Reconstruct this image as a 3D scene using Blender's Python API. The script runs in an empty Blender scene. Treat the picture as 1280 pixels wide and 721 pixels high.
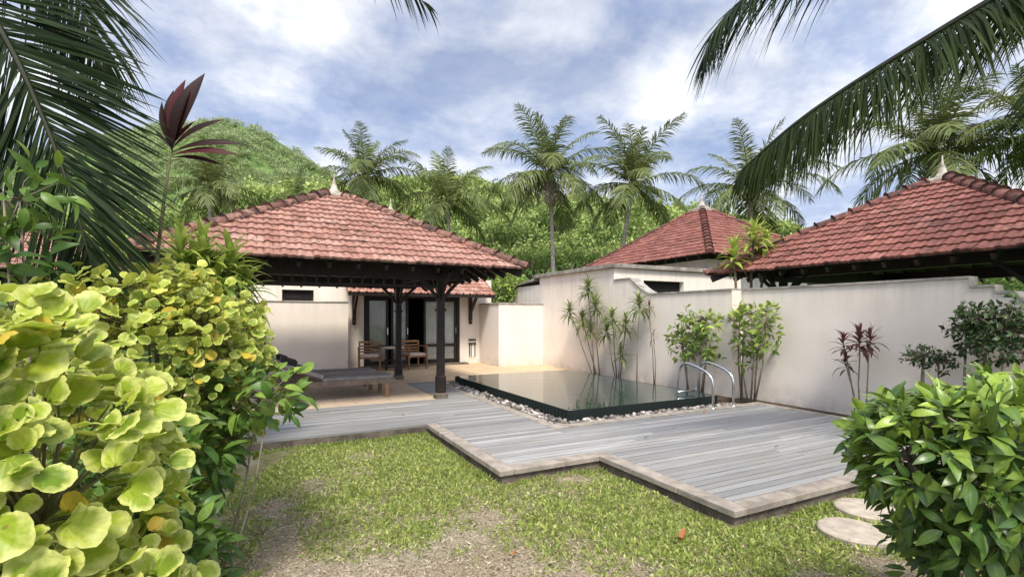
import bpy, math, random
import numpy as np
from mathutils import Vector, Matrix, noise as mnoise

random.seed(7)
rng = np.random.default_rng(7)
R = math.radians
scene = bpy.context.scene
COL = scene.collection

# ----------------------------------------------------------------- frame
# world x runs along the deck boards, world y along the pool wall; the camera
# stands at the origin, 1.5 m above the deck, turned 26.9 degrees to the right
FX = 623.0; HZ = 395.0; CAMH = 1.5; YAW = R(26.9)
CS, SN = math.cos(YAW), math.sin(YAW)
def cw(X, Y, Z=0.0):
    return Vector((CS*X + SN*Y, -SN*X + CS*Y, Z))
def at(px, py, Y):
    return cw((px-640)/FX*Y, Y, CAMH-(py-HZ)/FX*Y)
def gnd(px, py, z=0.0):
    Y = FX*(CAMH-z)/(py-HZ)
    return cw((px-640)/FX*Y, Y, z)
LAWN = -0.13

# ----------------------------------------------------------------- tagging
def tag(o, label=None, cat=None, group=None, kind=None):
    if label: o['label'] = label
    if cat: o['category'] = cat
    if group: o['group'] = group
    if kind: o['kind'] = kind
    return o
def thing(name, label, cat, loc=(0, 0, 0), rz=0.0, group=None):
    o = bpy.data.objects.new(name, None); COL.objects.link(o)
    o.location = loc; o.rotation_euler = (0, 0, rz); o.empty_display_size = 0.2
    return tag(o, label, cat, group)
def kids(o):
    return [c for c in ALL_CHILD.get(o.name, [])]
ALL_CHILD = {}
def adopt(o, parent):
    if parent is not None:
        o.parent = parent
        ALL_CHILD.setdefault(parent.name, []).append(o)
    return o
def copy_tree(o, parent=None):
    c = o.copy(); COL.objects.link(c)
    if parent is not None: adopt(c, parent)
    for ch in kids(o): copy_tree(ch, c)
    return c

# ----------------------------------------------------------------- meshes
class MB:
    """collects polygons; every mesh part of the scene is built from one"""
    def __init__(s):
        s.v = []; s.f = []; s.m = []; s.t = []; s.n = 0; s.blocks = []
    def add(s, verts, faces, mi=0, tint=(.5, .5, .5)):
        o = len(s.v)
        s.v.extend([tuple(p) for p in verts]); s.t.extend([tint]*len(verts))
        for f in faces:
            s.f.append(tuple(i+o for i in f)); s.m.append(mi)
        return s
    def box(s, x0, x1, y0, y1, z0, z1, mi=0, tint=(.5, .5, .5), mat=None):
        vs = [(x0,y0,z0),(x1,y0,z0),(x1,y1,z0),(x0,y1,z0),(x0,y0,z1),(x1,y0,z1),(x1,y1,z1),(x0,y1,z1)]
        if mat is not None: vs = [mat @ Vector(p) for p in vs]
        return s.add(vs, [(0,3,2,1),(4,5,6,7),(0,1,5,4),(1,2,6,5),(2,3,7,6),(3,0,4,7)], mi, tint)
    def cbox(s, x0, x1, y0, y1, z0, z1, c=0.01, mi=0, tint=(.5, .5, .5)):
        # box with its four vertical and top edges chamfered
        def ring(d, z): return [(x0+d,y0+c,z),(x0+c,y0+d,z),(x1-c,y0+d,z),(x1-d,y0+c,z),(x1-d,y1-c,z),(x1-c,y1-d,z),(x0+c,y1-d,z),(x0+d,y1-c,z)]
        def inner(z): 
            e = c*1.6
            return [(x0+c,y0+e,z),(x0+e,y0+c,z),(x1-e,y0+c,z),(x1-c,y0+e,z),(x1-c,y1-e,z),(x1-e,y1-c,z),(x0+e,y1-c,z),(x0+c,y1-e,z)]
        vs = ring(0, z0)+ring(0, z1-c)+inner(z1)
        fs = [tuple(range(7,-1,-1)), tuple(range(16,24))]
        for k in (0, 8):
            for i in range(8):
                j = (i+1) % 8
                fs.append((k+i, k+j, k+8+j, k+8+i))
        return s.add(vs, fs, mi, tint)
    def beam(s, p, q, w, h, mi=0, tint=(.5, .5, .5)):
        p = Vector(p); q = Vector(q); d = (q-p).normalized()
        side = d.cross(Vector((0,0,1)))
        side = side.normalized() if side.length > 1e-4 else Vector((1,0,0))
        up = side.cross(d).normalized()
        vs = []
        for b in (p, q):
            for a, e in ((-1,-1),(1,-1),(1,1),(-1,1)):
                vs.append(b+side*(a*w/2)+up*(e*h/2))
        return s.add(vs, [(0,1,2,3),(7,6,5,4),(0,4,5,1),(1,5,6,2),(2,6,7,3),(3,7,4,0)], mi, tint)
    def tube(s, pts, rad, seg=8, mi=0, tint=(.5,.5,.5), cap=True):
        pts = [Vector(p) for p in pts]; n = len(pts)
        if not hasattr(rad, '__len__'): rad = [rad]*n
        vs = []; ref = None
        for i in range(n):
            d = (pts[min(i+1,n-1)]-pts[max(i-1,0)]).normalized()
            if ref is None:
                ref = d.cross(Vector((0,0,1)))
                if ref.length < 1e-3: ref = Vector((1,0,0))
            ref = (ref-d*ref.dot(d)).normalized(); b = d.cross(ref)
            for k in range(seg):
                a = 2*math.pi*k/seg
                vs.append(pts[i]+(ref*math.cos(a)+b*math.sin(a))*rad[i])
        fs = []
        for i in range(n-1):
            for k in range(seg):
                j = (k+1) % seg
                fs.append((i*seg+k, i*seg+j, (i+1)*seg+j, (i+1)*seg+k))
        if cap:
            fs.append(tuple(range(seg-1,-1,-1))); fs.append(tuple((n-1)*seg+k for k in range(seg)))
        return s.add(vs, fs, mi, tint)
    def lathe(s, prof, cx=0, cy=0, seg=16, mi=0, tint=(.5,.5,.5)):
        vs = []
        for r, z in prof:
            for k in range(seg):
                a = 2*math.pi*k/seg
                vs.append((cx+r*math.cos(a), cy+r*math.sin(a), z))
        fs = []
        for i in range(len(prof)-1):
            for k in range(seg):
                j = (k+1) % seg
                fs.append((i*seg+k, i*seg+j, (i+1)*seg+j, (i+1)*seg+k))
        fs.append(tuple(range(seg-1,-1,-1))); fs.append(tuple((len(prof)-1)*seg+k for k in range(seg)))
        return s.add(vs, fs, mi, tint)
    def bulk(s, V, F, T, mi=0):
        """numpy block: V (n,3), F (m,4) quads or (m,3), T (n,3) tint"""
        s.blocks.append((np.asarray(V, np.float32), np.asarray(F, np.int64), np.asarray(T, np.float32), mi))
        return s
    def build(s, name, mats, parent=None, loc=None, smooth=False):
        if not isinstance(mats, (list, tuple)): mats = [mats]
        Vs = [np.array(s.v, np.float32).reshape(-1,3)]; Ts = [np.array(s.t, np.float32).reshape(-1,3)]
        loops = [np.array([i for f in s.f for i in f], np.int64)]
        tot = [np.array([len(f) for f in s.f], np.int64)]; mi = [np.array(s.m, np.int64)]
        off = len(s.v)
        for V, F, T, m in s.blocks:
            Vs.append(V); Ts.append(T); loops.append((F+off).ravel())
            tot.append(np.full(len(F), F.shape[1], np.int64)); mi.append(np.full(len(F), m, np.int64))
            off += len(V)
        V = np.concatenate(Vs); T = np.concatenate(Ts); L = np.concatenate(loops); N = np.concatenate(tot); MI = np.concatenate(mi)
        me = bpy.data.meshes.new(name)
        me.vertices.add(len(V)); me.vertices.foreach_set('co', V.ravel())
        me.loops.add(len(L)); me.loops.foreach_set('vertex_index', L.astype(np.int32))
        me.polygons.add(len(N))
        st = np.zeros(len(N), np.int32); st[1:] = np.cumsum(N)[:-1]
        me.polygons.foreach_set('loop_start', st)
        me.polygons.foreach_set('material_index', MI.astype(np.int32))
        if smooth: me.polygons.foreach_set('use_smooth', np.ones(len(N), bool))
        else: me.polygons.foreach_set('use_smooth', np.zeros(len(N), bool))
        me.update(calc_edges=True)
        at_ = me.attributes.new('tint', 'FLOAT_COLOR', 'POINT')
        at_.data.foreach_set('color', np.concatenate([T, np.ones((len(T),1), np.float32)], 1).ravel())
        for m in mats: me.materials.append(m)
        me.validate()
        o = bpy.data.objects.new(name, me); COL.objects.link(o)
        if loc is not None: o.location = loc
        adopt(o, parent)
        return o

# ----------------------------------------------------------------- materials
def newmat(name):
    m = bpy.data.materials.new(name); m.use_nodes = True
    nt = m.node_tree; nt.nodes.clear()
    out = nt.nodes.new('ShaderNodeOutputMaterial')
    return m, nt, out
def N(nt, t, **kw):
    n = nt.nodes.new(t)
    for k, v in kw.items():
        if k in n.inputs: n.inputs[k].default_value = v
        else: setattr(n, k, v)
    return n
def noise_fac(nt, scale, detail=5.0, rough=.55, lo=.35, hi=.65, vec=None, dist=0.0):
    n = N(nt, 'ShaderNodeTexNoise', Scale=scale, Detail=detail, Roughness=rough, Distortion=dist)
    if vec is None:
        g = N(nt, 'ShaderNodeNewGeometry'); vec = g.outputs['Position']
    nt.links.new(vec, n.inputs['Vector'])
    mr = N(nt, 'ShaderNodeMapRange'); mr.inputs[1].default_value = lo; mr.inputs[2].default_value = hi
    nt.links.new(n.outputs['Fac'], mr.inputs[0])
    return mr.outputs[0]
def scaled_pos(nt, sx, sy, sz):
    g = N(nt, 'ShaderNodeNewGeometry')
    m = N(nt, 'ShaderNodeMapping'); m.inputs['Scale'].default_value = (sx, sy, sz)
    nt.links.new(g.outputs['Position'], m.inputs['Vector'])
    return m.outputs['Vector']
def mix(nt, fac, a, b, mode='MIX'):
    n = N(nt, 'ShaderNodeMix', data_type='RGBA', blend_type=mode)
    for sock, val in ((n.inputs[0], fac), (n.inputs[6], a), (n.inputs[7], b)):
        if isinstance(val, bpy.types.NodeSocket): nt.links.new(val, sock)
        elif isinstance(val, (int, float)): sock.default_value = val
        else: sock.default_value = (*val, 1.0)
    return n.outputs[2]
def mth(nt, op, a, b=None):
    n = N(nt, 'ShaderNodeMath', operation=op)
    for i, v in enumerate((a, b)):
        if v is None: continue
        if isinstance(v, bpy.types.NodeSocket): nt.links.new(v, n.inputs[i])
        else: n.inputs[i].default_value = v
    return n.outputs[0]
def tint(nt):
    a = N(nt, 'ShaderNodeAttribute', attribute_name='tint')
    s = N(nt, 'ShaderNodeSeparateColor'); nt.links.new(a.outputs['Color'], s.inputs[0])
    return s.outputs[0], s.outputs[1], s.outputs[2]
def finish(nt, out, col, rough=.7, bump=None, bstr=.3, bdist=.01, spec=.4, metal=0.0):
    p = N(nt, 'ShaderNodeBsdfPrincipled')
    if isinstance(col, bpy.types.NodeSocket): nt.links.new(col, p.inputs['Base Color'])
    else: p.inputs['Base Color'].default_value = (*col, 1)
    if isinstance(rough, bpy.types.NodeSocket): nt.links.new(rough, p.inputs['Roughness'])
    else: p.inputs['Roughness'].default_value = rough
    p.inputs['Specular IOR Level'].default_value = spec
    p.inputs['Metallic'].default_value = metal
    if bump is not None:
        b = N(nt, 'ShaderNodeBump'); b.inputs['Strength'].default_value = bstr; b.inputs['Distance'].default_value = bdist
        nt.links.new(bump, b.inputs['Height']); nt.links.new(b.outputs[0], p.inputs['Normal'])
    nt.links.new(p.outputs[0], out.inputs['Surface'])
    return p
def m_noise(name, c1, c2, scale=6, rough=.7, bscale=40, bstr=.25, bdist=.01, spec=.35, metal=0.0, lo=.35, hi=.65):
    m, nt, out = newmat(name)
    f = noise_fac(nt, scale, lo=lo, hi=hi)
    r, g, b = tint(nt)
    col = mix(nt, f, c1, c2)
    br = N(nt, 'ShaderNodeMapRange'); br.inputs[3].default_value = .8; br.inputs[4].default_value = 1.2
    nt.links.new(r, br.inputs[0])
    hs = N(nt, 'ShaderNodeHueSaturation'); nt.links.new(br.outputs[0], hs.inputs['Value']); nt.links.new(col, hs.inputs['Color'])
    finish(nt, out, hs.outputs[0], rough, noise_fac(nt, bscale), bstr, bdist, spec, metal)
    return m
def m_plaster(name, base, dirt):
    m, nt, out = newmat(name)
    big = noise_fac(nt, .9, 4, .6, .4, .75)
    streak = noise_fac(nt, 1.0, 5, .65, .45, .8, scaled_pos(nt, 2.6, 2.6, .3))
    g = N(nt, 'ShaderNodeNewGeometry'); sx = N(nt, 'ShaderNodeSeparateXYZ'); nt.links.new(g.outputs['Position'], sx.inputs[0])
    low = N(nt, 'ShaderNodeMapRange'); low.inputs[1].default_value = .35; low.inputs[2].default_value = -.12
    nt.links.new(sx.outputs[2], low.inputs[0])
    d1 = mth(nt, 'MULTIPLY', streak, .13); d2 = mth(nt, 'MULTIPLY', big, .22)
    d3 = mth(nt, 'MULTIPLY', low.outputs[0], noise_fac(nt, 5, 5, .6, .25, .7))
    top = N(nt, 'ShaderNodeMapRange'); top.inputs[1].default_value = 1.45; top.inputs[2].default_value = 2.0
    nt.links.new(sx.outputs[2], top.inputs[0])
    run = noise_fac(nt, 1.0, 4, .6, .42, .72, scaled_pos(nt, 7, 7, .5))
    d4 = mth(nt, 'MULTIPLY', mth(nt, 'MULTIPLY', top.outputs[0], run), .30)
    d = mth(nt, 'ADD', mth(nt, 'ADD', mth(nt, 'ADD', d1, d2), d4), mth(nt, 'MULTIPLY', d3, .75))
    col = mix(nt, d, base, dirt)
    finish(nt, out, col, .85, noise_fac(nt, 60, 6), .25, .006, .2)
    return m
def m_tile(name, cols, dark):
    m, nt, out = newmat(name)
    r, g, b = tint(nt)
    ramp = N(nt, 'ShaderNodeValToRGB'); e = ramp.color_ramp
    while len(e.elements) < len(cols): e.elements.new(.5)
    for i, c in enumerate(cols):
        e.elements[i].position = i/(len(cols)-1); e.elements[i].color = (*c, 1)
    nt.links.new(r, ramp.inputs[0])
    patch = mth(nt, 'MAXIMUM', noise_fac(nt, 1.5, 6, .68, .48, .70), mth(nt, 'MULTIPLY', noise_fac(nt, 4.2, 5, .7, .52, .68), .8))
    fine = noise_fac(nt, 11, 7, .75, .40, .62)
    lich_shade = mth(nt, 'MULTIPLY', fine, mth(nt, 'ADD', mth(nt, 'MULTIPLY', patch, .85), .42))
    lich_shade = mth(nt, 'MAXIMUM', lich_shade, mth(nt, 'MULTIPLY', g, noise_fac(nt, 9, 4, .6, .3, .6)))  # tint g adds painted shadow on the tile lips, besides staining
    col = mix(nt, lich_shade, ramp.outputs[0], dark)
    pale = noise_fac(nt, 22, 5, .7, .55, .75)
    col = mix(nt, mth(nt, 'MULTIPLY', pale, .35), col, (.52, .40, .34))
    finish(nt, out, col, .78, noise_fac(nt, 50), .3, .008, .25)
    return m
def m_plank(name):
    m, nt, out = newmat(name)
    r, g, b = tint(nt)
    ramp = N(nt, 'ShaderNodeValToRGB'); e = ramp.color_ramp
    cols = [(.14,.138,.137),(.25,.248,.245),(.34,.337,.33),(.45,.443,.43)]
    while len(e.elements) < 4: e.elements.new(.5)
    for i, c in enumerate(cols): e.elements[i].position = (0,.35,.7,1)[i]; e.elements[i].color = (*c, 1)
    nt.links.new(r, ramp.inputs[0])
    grain = noise_fac(nt, 1.0, 7, .7, .42, .62, scaled_pos(nt, 1.1, 75, 75))
    blot = noise_fac(nt, 1.0, 5, .6, .45, .7, scaled_pos(nt, 1.2, 4, 4))
    col = mix(nt, mth(nt, 'MULTIPLY', grain, .6), ramp.outputs[0], (.13,.125,.12))
    col = mix(nt, mth(nt, 'MULTIPLY', blot, .6), col, (.24,.215,.185))
    finish(nt, out, col, .85, grain, .5, .005, .12)
    return m
def m_paving(name, c1, c2, joint, bw, bh):
    m, nt, out = newmat(name)
    g = N(nt, 'ShaderNodeNewGeometry')
    br = N(nt, 'ShaderNodeTexBrick', Scale=1.0); br.inputs['Mortar Size'].default_value = .006
    br.inputs['Brick Width'].default_value = bw; br.inputs['Row Height'].default_value = bh
    br.inputs['Color1'].default_value = (*c1,1); br.inputs['Color2'].default_value = (*c2,1); br.inputs['Mortar'].default_value = (*joint,1)
    nt.links.new(g.outputs['Position'], br.inputs['Vector'])
    col = mix(nt, mth(nt, 'MULTIPLY', noise_fac(nt, 2.3, 6, .65, .4, .7), .45), br.outputs['Color'], tuple(x*.62 for x in c1))
    col = mix(nt, mth(nt, 'MULTIPLY', noise_fac(nt, 40, 3, .6, .4, .7), .25), col, tuple(x*.7 for x in c2))
    finish(nt, out, col, .8, noise_fac(nt, 50), .2, .004, .3)
    return m
def m_leaf(name, dark, mid, young, edge=None, old=None, trans=.3, rough=.42, edge_at=.62, spec=.25):
    """tint r: per-leaf chance, g: 0 midrib .. 1 margin, b: age (1 = young, top of the plant); tree crowns carry painted shade in r and b"""
    m, nt, out = newmat(name)
    r, g, b = tint(nt)
    col = mix(nt, r, dark, mid)
    yb = mth(nt, 'MULTIPLY', b, b)
    col = mix(nt, yb, col, young)
    if edge is not None:
        f = N(nt, 'ShaderNodeMapRange'); f.inputs[1].default_value = edge_at; f.inputs[2].default_value = edge_at+.3
        nz = noise_fac(nt, 38, 3, .6, .2, .8)
        nt.links.new(mth(nt, 'ADD', g, mth(nt, 'MULTIPLY', mth(nt, 'SUBTRACT', nz, .5), .55)), f.inputs[0])
        col = mix(nt, f.outputs[0], col, edge)
    else:
        f = N(nt, 'ShaderNodeMapRange'); f.inputs[1].default_value = .12; f.inputs[2].default_value = .0
        nt.links.new(g, f.inputs[0])
        col = mix(nt, mth(nt, 'MULTIPLY', f.outputs[0], .35), col, young)
    if old is not None:
        f = N(nt, 'ShaderNodeMapRange'); f.inputs[1].default_value = .95; f.inputs[2].default_value = .97
        nt.links.new(r, f.inputs[0]); col = mix(nt, f.outputs[0], col, old)
    col = mix(nt, mth(nt, 'MULTIPLY', noise_fac(nt, 55, 5, .7, .42, .68), .42), col, tuple(x*.62 for x in mid))
    if edge is not None:
        col = mix(nt, mth(nt, 'MULTIPLY', noise_fac(nt, 42, 2, .5, .70, .76), .8), col, (.20,.13,.04))
    p = N(nt, 'ShaderNodeBsdfPrincipled'); p.inputs['Roughness'].default_value = rough
    p.inputs['Specular IOR Level'].default_value = spec
    nt.links.new(col, p.inputs['Base Color'])
    t = N(nt, 'ShaderNodeBsdfTranslucent')
    tc = mix(nt, .5, col, young); nt.links.new(tc, t.inputs['Color'])
    ms = N(nt, 'ShaderNodeMixShader'); ms.inputs[0].default_value = trans
    nt.links.new(p.outputs[0], ms.inputs[1]); nt.links.new(t.outputs[0], ms.inputs[2])
    nt.links.new(ms.outputs[0], out.inputs['Surface'])
    return m

MAT = {}
MAT['plaster'] = m_plaster('plaster', (.81,.725,.63), (.40,.35,.30))
MAT['plaster_cool'] = m_plaster('plaster_cool', (.78,.705,.62), (.33,.30,.26))
MAT['cap'] = m_noise('cap', (.42,.39,.34), (.20,.18,.16), 5, .85)
MAT['slab'] = m_noise('slab', (.36,.33,.28), (.16,.145,.12), 4, .85)
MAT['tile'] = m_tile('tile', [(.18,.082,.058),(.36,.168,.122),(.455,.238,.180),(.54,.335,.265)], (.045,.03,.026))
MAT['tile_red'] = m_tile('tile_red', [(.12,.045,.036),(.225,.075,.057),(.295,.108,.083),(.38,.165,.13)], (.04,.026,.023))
MAT['wood_dark'] = m_noise('wood_dark', (.022,.014,.011), (.010,.007,.006), 9, .5, 60, .2, .004)
MAT['wood_red'] = m_noise('wood_red', (.055,.025,.016), (.02,.010,.008), 9, .5, 60, .2, .004)
MAT['wood_warm'] = m_noise('wood_warm', (.32,.17,.085), (.18,.09,.045), 12, .5, 70, .2, .003)
MAT['wood_grey'] = m_noise('wood_grey', (.22,.165,.125), (.12,.09,.07), 9, .6, 70, .25, .003)
MAT['cushion_grey'] = m_noise('cushion_grey', (.30,.27,.25), (.21,.19,.175), 5, .9, 160, .2, .002)
MAT['cushion_dark'] = m_noise('cushion_dark', (.02,.022,.026), (.012,.012,.015), 5, .8, 160, .2, .002)
MAT['cushion_cream'] = m_noise('cushion_cream', (.62,.52,.42), (.48,.39,.31), 5, .9, 160, .2, .002)
MAT['stone_kerb'] = m_noise('stone_kerb', (.34,.295,.245), (.21,.18,.15), 7, .8, 45, .35, .006)
MAT['fascia'] = m_noise('fascia', (.17,.14,.11), (.075,.06,.047), 6, .85, 30, .4, .01)
MAT['stepstone'] = m_noise('stepstone', (.45,.385,.31), (.31,.265,.215), 10, .85, 90, .4, .004)
MAT['white_finial'] = m_noise('white_finial', (.48,.43,.36), (.27,.235,.19), 8, .7)
MAT['plank'] = m_plank('plank')
MAT['paving'] = m_paving('paving', (.60,.44,.27), (.52,.385,.245), (.30,.23,.16), .6, .4)
MAT['paving_shade'] = m_paving('paving_shade', (.58,.45,.32), (.51,.40,.29), (.24,.19,.14), .6, .4)
MAT['pool_tile'] = m_paving('pool_tile', (.012,.026,.022), (.016,.032,.027), (.006,.01,.009), .1, .05)
MAT['steel'] = m_noise('steel', (.72,.72,.72), (.6,.6,.61), 8, .22, 60, .05, .002, .5, 1.0)
MAT['frame_black'] = m_noise('frame_black', (.018,.012,.010), (.010,.007,.006), 8, .4, 60, .1, .003)
MAT['curtain'] = m_noise('curtain', (.86,.84,.80), (.74,.72,.68), 4, .9, 60, .2, .004)
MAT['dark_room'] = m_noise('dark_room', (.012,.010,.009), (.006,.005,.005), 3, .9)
MAT['soil'] = m_noise('soil', (.10,.07,.048), (.05,.034,.024), 8, .95, 50, .6, .02)
MAT['bark'] = m_noise('bark', (.16,.13,.10), (.07,.055,.042), 9, .9, 30, .5, .01)
MAT['stem'] = m_noise('stem', (.26,.22,.17), (.13,.105,.08), 14, .85, 60, .4, .004)
MAT['stem_green'] = m_noise('stem_green', (.16,.15,.06), (.08,.07,.035), 14, .7, 60, .3, .003)
MAT['palm_trunk'] = m_noise('palm_trunk', (.40,.36,.31), (.22,.19,.16), 6, .9, 24, .5, .02)
MAT['rachis'] = m_noise('rachis', (.20,.19,.055), (.12,.13,.03), 6, .5, 40, .1, .003)
MAT['rachis_dark'] = m_noise('rachis_dark', (.022,.024,.010), (.012,.016,.006), 6, .6, 40, .1, .003, .15)
MAT['coconut'] = m_noise('coconut', (.20,.20,.05), (.13,.10,.03), 4, .5)
MAT['dry_frond'] = m_noise('dry_frond', (.30,.25,.20), (.20,.165,.13), 6, .9)

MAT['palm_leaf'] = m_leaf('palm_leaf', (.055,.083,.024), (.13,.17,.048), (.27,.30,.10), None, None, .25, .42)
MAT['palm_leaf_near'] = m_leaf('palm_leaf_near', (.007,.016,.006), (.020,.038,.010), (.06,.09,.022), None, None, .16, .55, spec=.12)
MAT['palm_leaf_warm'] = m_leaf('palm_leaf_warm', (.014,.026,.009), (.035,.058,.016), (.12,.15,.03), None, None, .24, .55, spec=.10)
MAT['aralia'] = m_leaf('aralia', (.12,.21,.018), (.30,.40,.03), (.46,.53,.06), (.63,.64,.20), (.60,.42,.06), .36, .40, .60)
MAT['aralia_small'] = m_leaf('aralia_small', (.12,.20,.03), (.33,.43,.06), (.62,.62,.12), (.68,.66,.20), (.58,.42,.05), .28, .42, .75)
MAT['gloss'] = m_leaf('gloss', (.022,.06,.016), (.065,.14,.03), (.34,.46,.06), None, None, .20, .33, spec=.4)
MAT['green_shrub'] = m_leaf('green_shrub', (.025,.07,.016), (.075,.155,.03), (.25,.36,.06), None, None, .28, .38)
MAT['wall_shrub'] = m_leaf('wall_shrub', (.07,.14,.028), (.19,.29,.05), (.40,.48,.10), None, None, .28, .4)
MAT['dark_shrub'] = m_leaf('dark_shrub', (.015,.035,.012), (.035,.07,.02), (.09,.14,.04), None, None, .2, .4)
MAT['dracaena'] = m_leaf('dracaena', (.06,.11,.03), (.15,.21,.06), (.33,.38,.13), (.34,.36,.17), None, .28, .4, .7)
MAT['dracaena_yellow'] = m_leaf('dracaena_yellow', (.12,.20,.03), (.30,.40,.06), (.52,.58,.14), None, None, .3, .4)
MAT['cordyline'] = m_leaf('cordyline', (.012,.008,.007), (.030,.013,.013), (.10,.016,.022), None, None, .18, .5, spec=.15)
MAT['cordyline_dusty'] = m_leaf('cordyline_dusty', (.07,.03,.028), (.15,.06,.052), (.24,.10,.075), None, None, .2, .45)
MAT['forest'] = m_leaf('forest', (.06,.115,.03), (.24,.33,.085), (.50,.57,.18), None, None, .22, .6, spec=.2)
MAT['forest_far'] = m_leaf('forest_far', (.20,.26,.12), (.33,.40,.19), (.48,.54,.27), None, None, .2, .7, spec=.1)  # pale greens carry the distance haze in the colour
MAT['grass'] = m_leaf('grass', (.11,.17,.03), (.30,.375,.08), (.55,.59,.20), None, (.45,.36,.18), .3, .5, spec=.25)
MAT['straw'] = m_leaf('straw', (.09,.065,.04), (.44,.36,.24), (.70,.61,.46), None, None, .1, .8, spec=.15)
MAT['dead_leaf'] = m_leaf('dead_leaf', (.28,.10,.04), (.34,.13,.05), (.40,.17,.07), None, None, .1, .6)
MAT['red_petal'] = m_leaf('red_petal', (.45,.03,.03), (.5,.05,.04), (.55,.08,.06), None, None, .2, .5)

def m_water():
    m, nt, out = newmat('water')
    p = finish(nt, out, (.016,.036,.031), .02, noise_fac(nt, 3.0, 4, .5, .2, .8), .09, .03, .5)
    p.inputs['IOR'].default_value = 1.55
    return m
MAT['water'] = m_water()
def m_glass():
    m, nt, out = newmat('glass')
    gl = N(nt, 'ShaderNodeBsdfGlossy', Roughness=.02); tr = N(nt, 'ShaderNodeBsdfTransparent')
    gl.inputs['Color'].default_value = (.8,.8,.8,1); tr.inputs['Color'].default_value = (.97,.98,.97,1)
    fr = N(nt, 'ShaderNodeFresnel', IOR=1.45)
    ms = N(nt, 'ShaderNodeMixShader'); nt.links.new(fr.outputs[0], ms.inputs[0])
    nt.links.new(tr.outputs[0], ms.inputs[1]); nt.links.new(gl.outputs[0], ms.inputs[2])
    nt.links.new(ms.outputs[0], out.inputs['Surface'])
    return m
MAT['glass'] = m_glass()
def m_pebble():
    m, nt, out = newmat('pebble')
    oi = N(nt, 'ShaderNodeObjectInfo'); r, g, b = tint(nt)
    f = mth(nt, 'FRACT', mth(nt, 'ADD', oi.outputs['Random'], r))
    ramp = N(nt, 'ShaderNodeValToRGB'); e = ramp.color_ramp
    for i, c in enumerate([(.16,.14,.125),(.42,.37,.33),(.60,.56,.52),(.75,.72,.69)]):
        if i > 1: e.elements.new(.5)
    for i, c in enumerate([(.05,.043,.038),(.16,.135,.115),(.29,.26,.23),(.52,.48,.44)]):
        e.elements[i].position = (0,.35,.7,1)[i]; e.elements[i].color = (*c,1)
    nt.links.new(f, ramp.inputs[0])
    finish(nt, out, ramp.outputs[0], .7, noise_fac(nt, 80), .15, .003, .35)
    return m
MAT['pebble'] = m_pebble()
def m_lawn():
    m, nt, out = newmat('lawn_soil')
    r, g, b = tint(nt)
    fine = noise_fac(nt, 70, 8, .8, .36, .64); mid = noise_fac(nt, 9, 6, .7, .35, .65)
    dry = mix(nt, fine, (.16,.125,.08), (.54,.45,.31))
    pale = mix(nt, fine, (.26,.21,.155), (.62,.54,.43))
    dry = mix(nt, b, dry, pale)
    grs = mix(nt, fine, (.05,.06,.02), (.19,.20,.065))
    gf = mth(nt, 'MULTIPLY', r, mth(nt, 'ADD', mth(nt, 'MULTIPLY', mid, .6), .5))
    c = N(nt, 'ShaderNodeClamp'); nt.links.new(gf, c.inputs[0])
    finish(nt, out, mix(nt, c.outputs[0], dry, grs), .95, fine, .6, .02, .1)
    return m
MAT['lawn'] = m_lawn()
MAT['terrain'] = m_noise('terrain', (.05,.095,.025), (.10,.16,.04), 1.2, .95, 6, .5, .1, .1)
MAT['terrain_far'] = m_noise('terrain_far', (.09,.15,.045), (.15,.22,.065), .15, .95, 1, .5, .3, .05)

# ----------------------------------------------------------------- leaf shapes
def leaf_oval(n=6, w=.38, fold=.25, droop=.25, tip=1.6, base=.9):
    V = []; G = []
    for i in range(n+1):
        t = i/n
        hw = w*.5*(math.sin(math.pi*t**base))**.8*(1-.25*t**tip) if 0 < i < n else .004
        z = -droop*t*t+.06*math.sin(math.pi*t)
        V += [(t, -hw, z+hw*fold*2*.5), (t, 0, z), (t, hw, z+hw*fold*2*.5)]; G += [1, 0, 1]
    F = []
    for i in range(n):
        a = i*3
        F += [(a, a+3, a+4, a+1), (a+1, a+4, a+5, a+2)]
    return np.array(V), np.array(F), np.array(G)
def leaf_strap(n=6, w=.1, fold=.35, droop=.5):
    V = []; G = []
    for i in range(n+1):
        t = i/n
        hw = w*.5*min(1, (.35+t*2.2))*(1-t**2.6) if i < n else .001
        z = .10*math.sin(math.pi*t*.6)-droop*t**2.2
        x = t*(1-.25*droop*t)
        V += [(x, -hw, z+hw*fold), (x, 0, z), (x, hw, z+hw*fold)]; G += [1, 0, 1]
    F = []
    for i in range(n):
        a = i*3
        F += [(a, a+3, a+4, a+1), (a+1, a+4, a+5, a+2)]
    return np.array(V), np.array(F), np.array(G)
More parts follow.
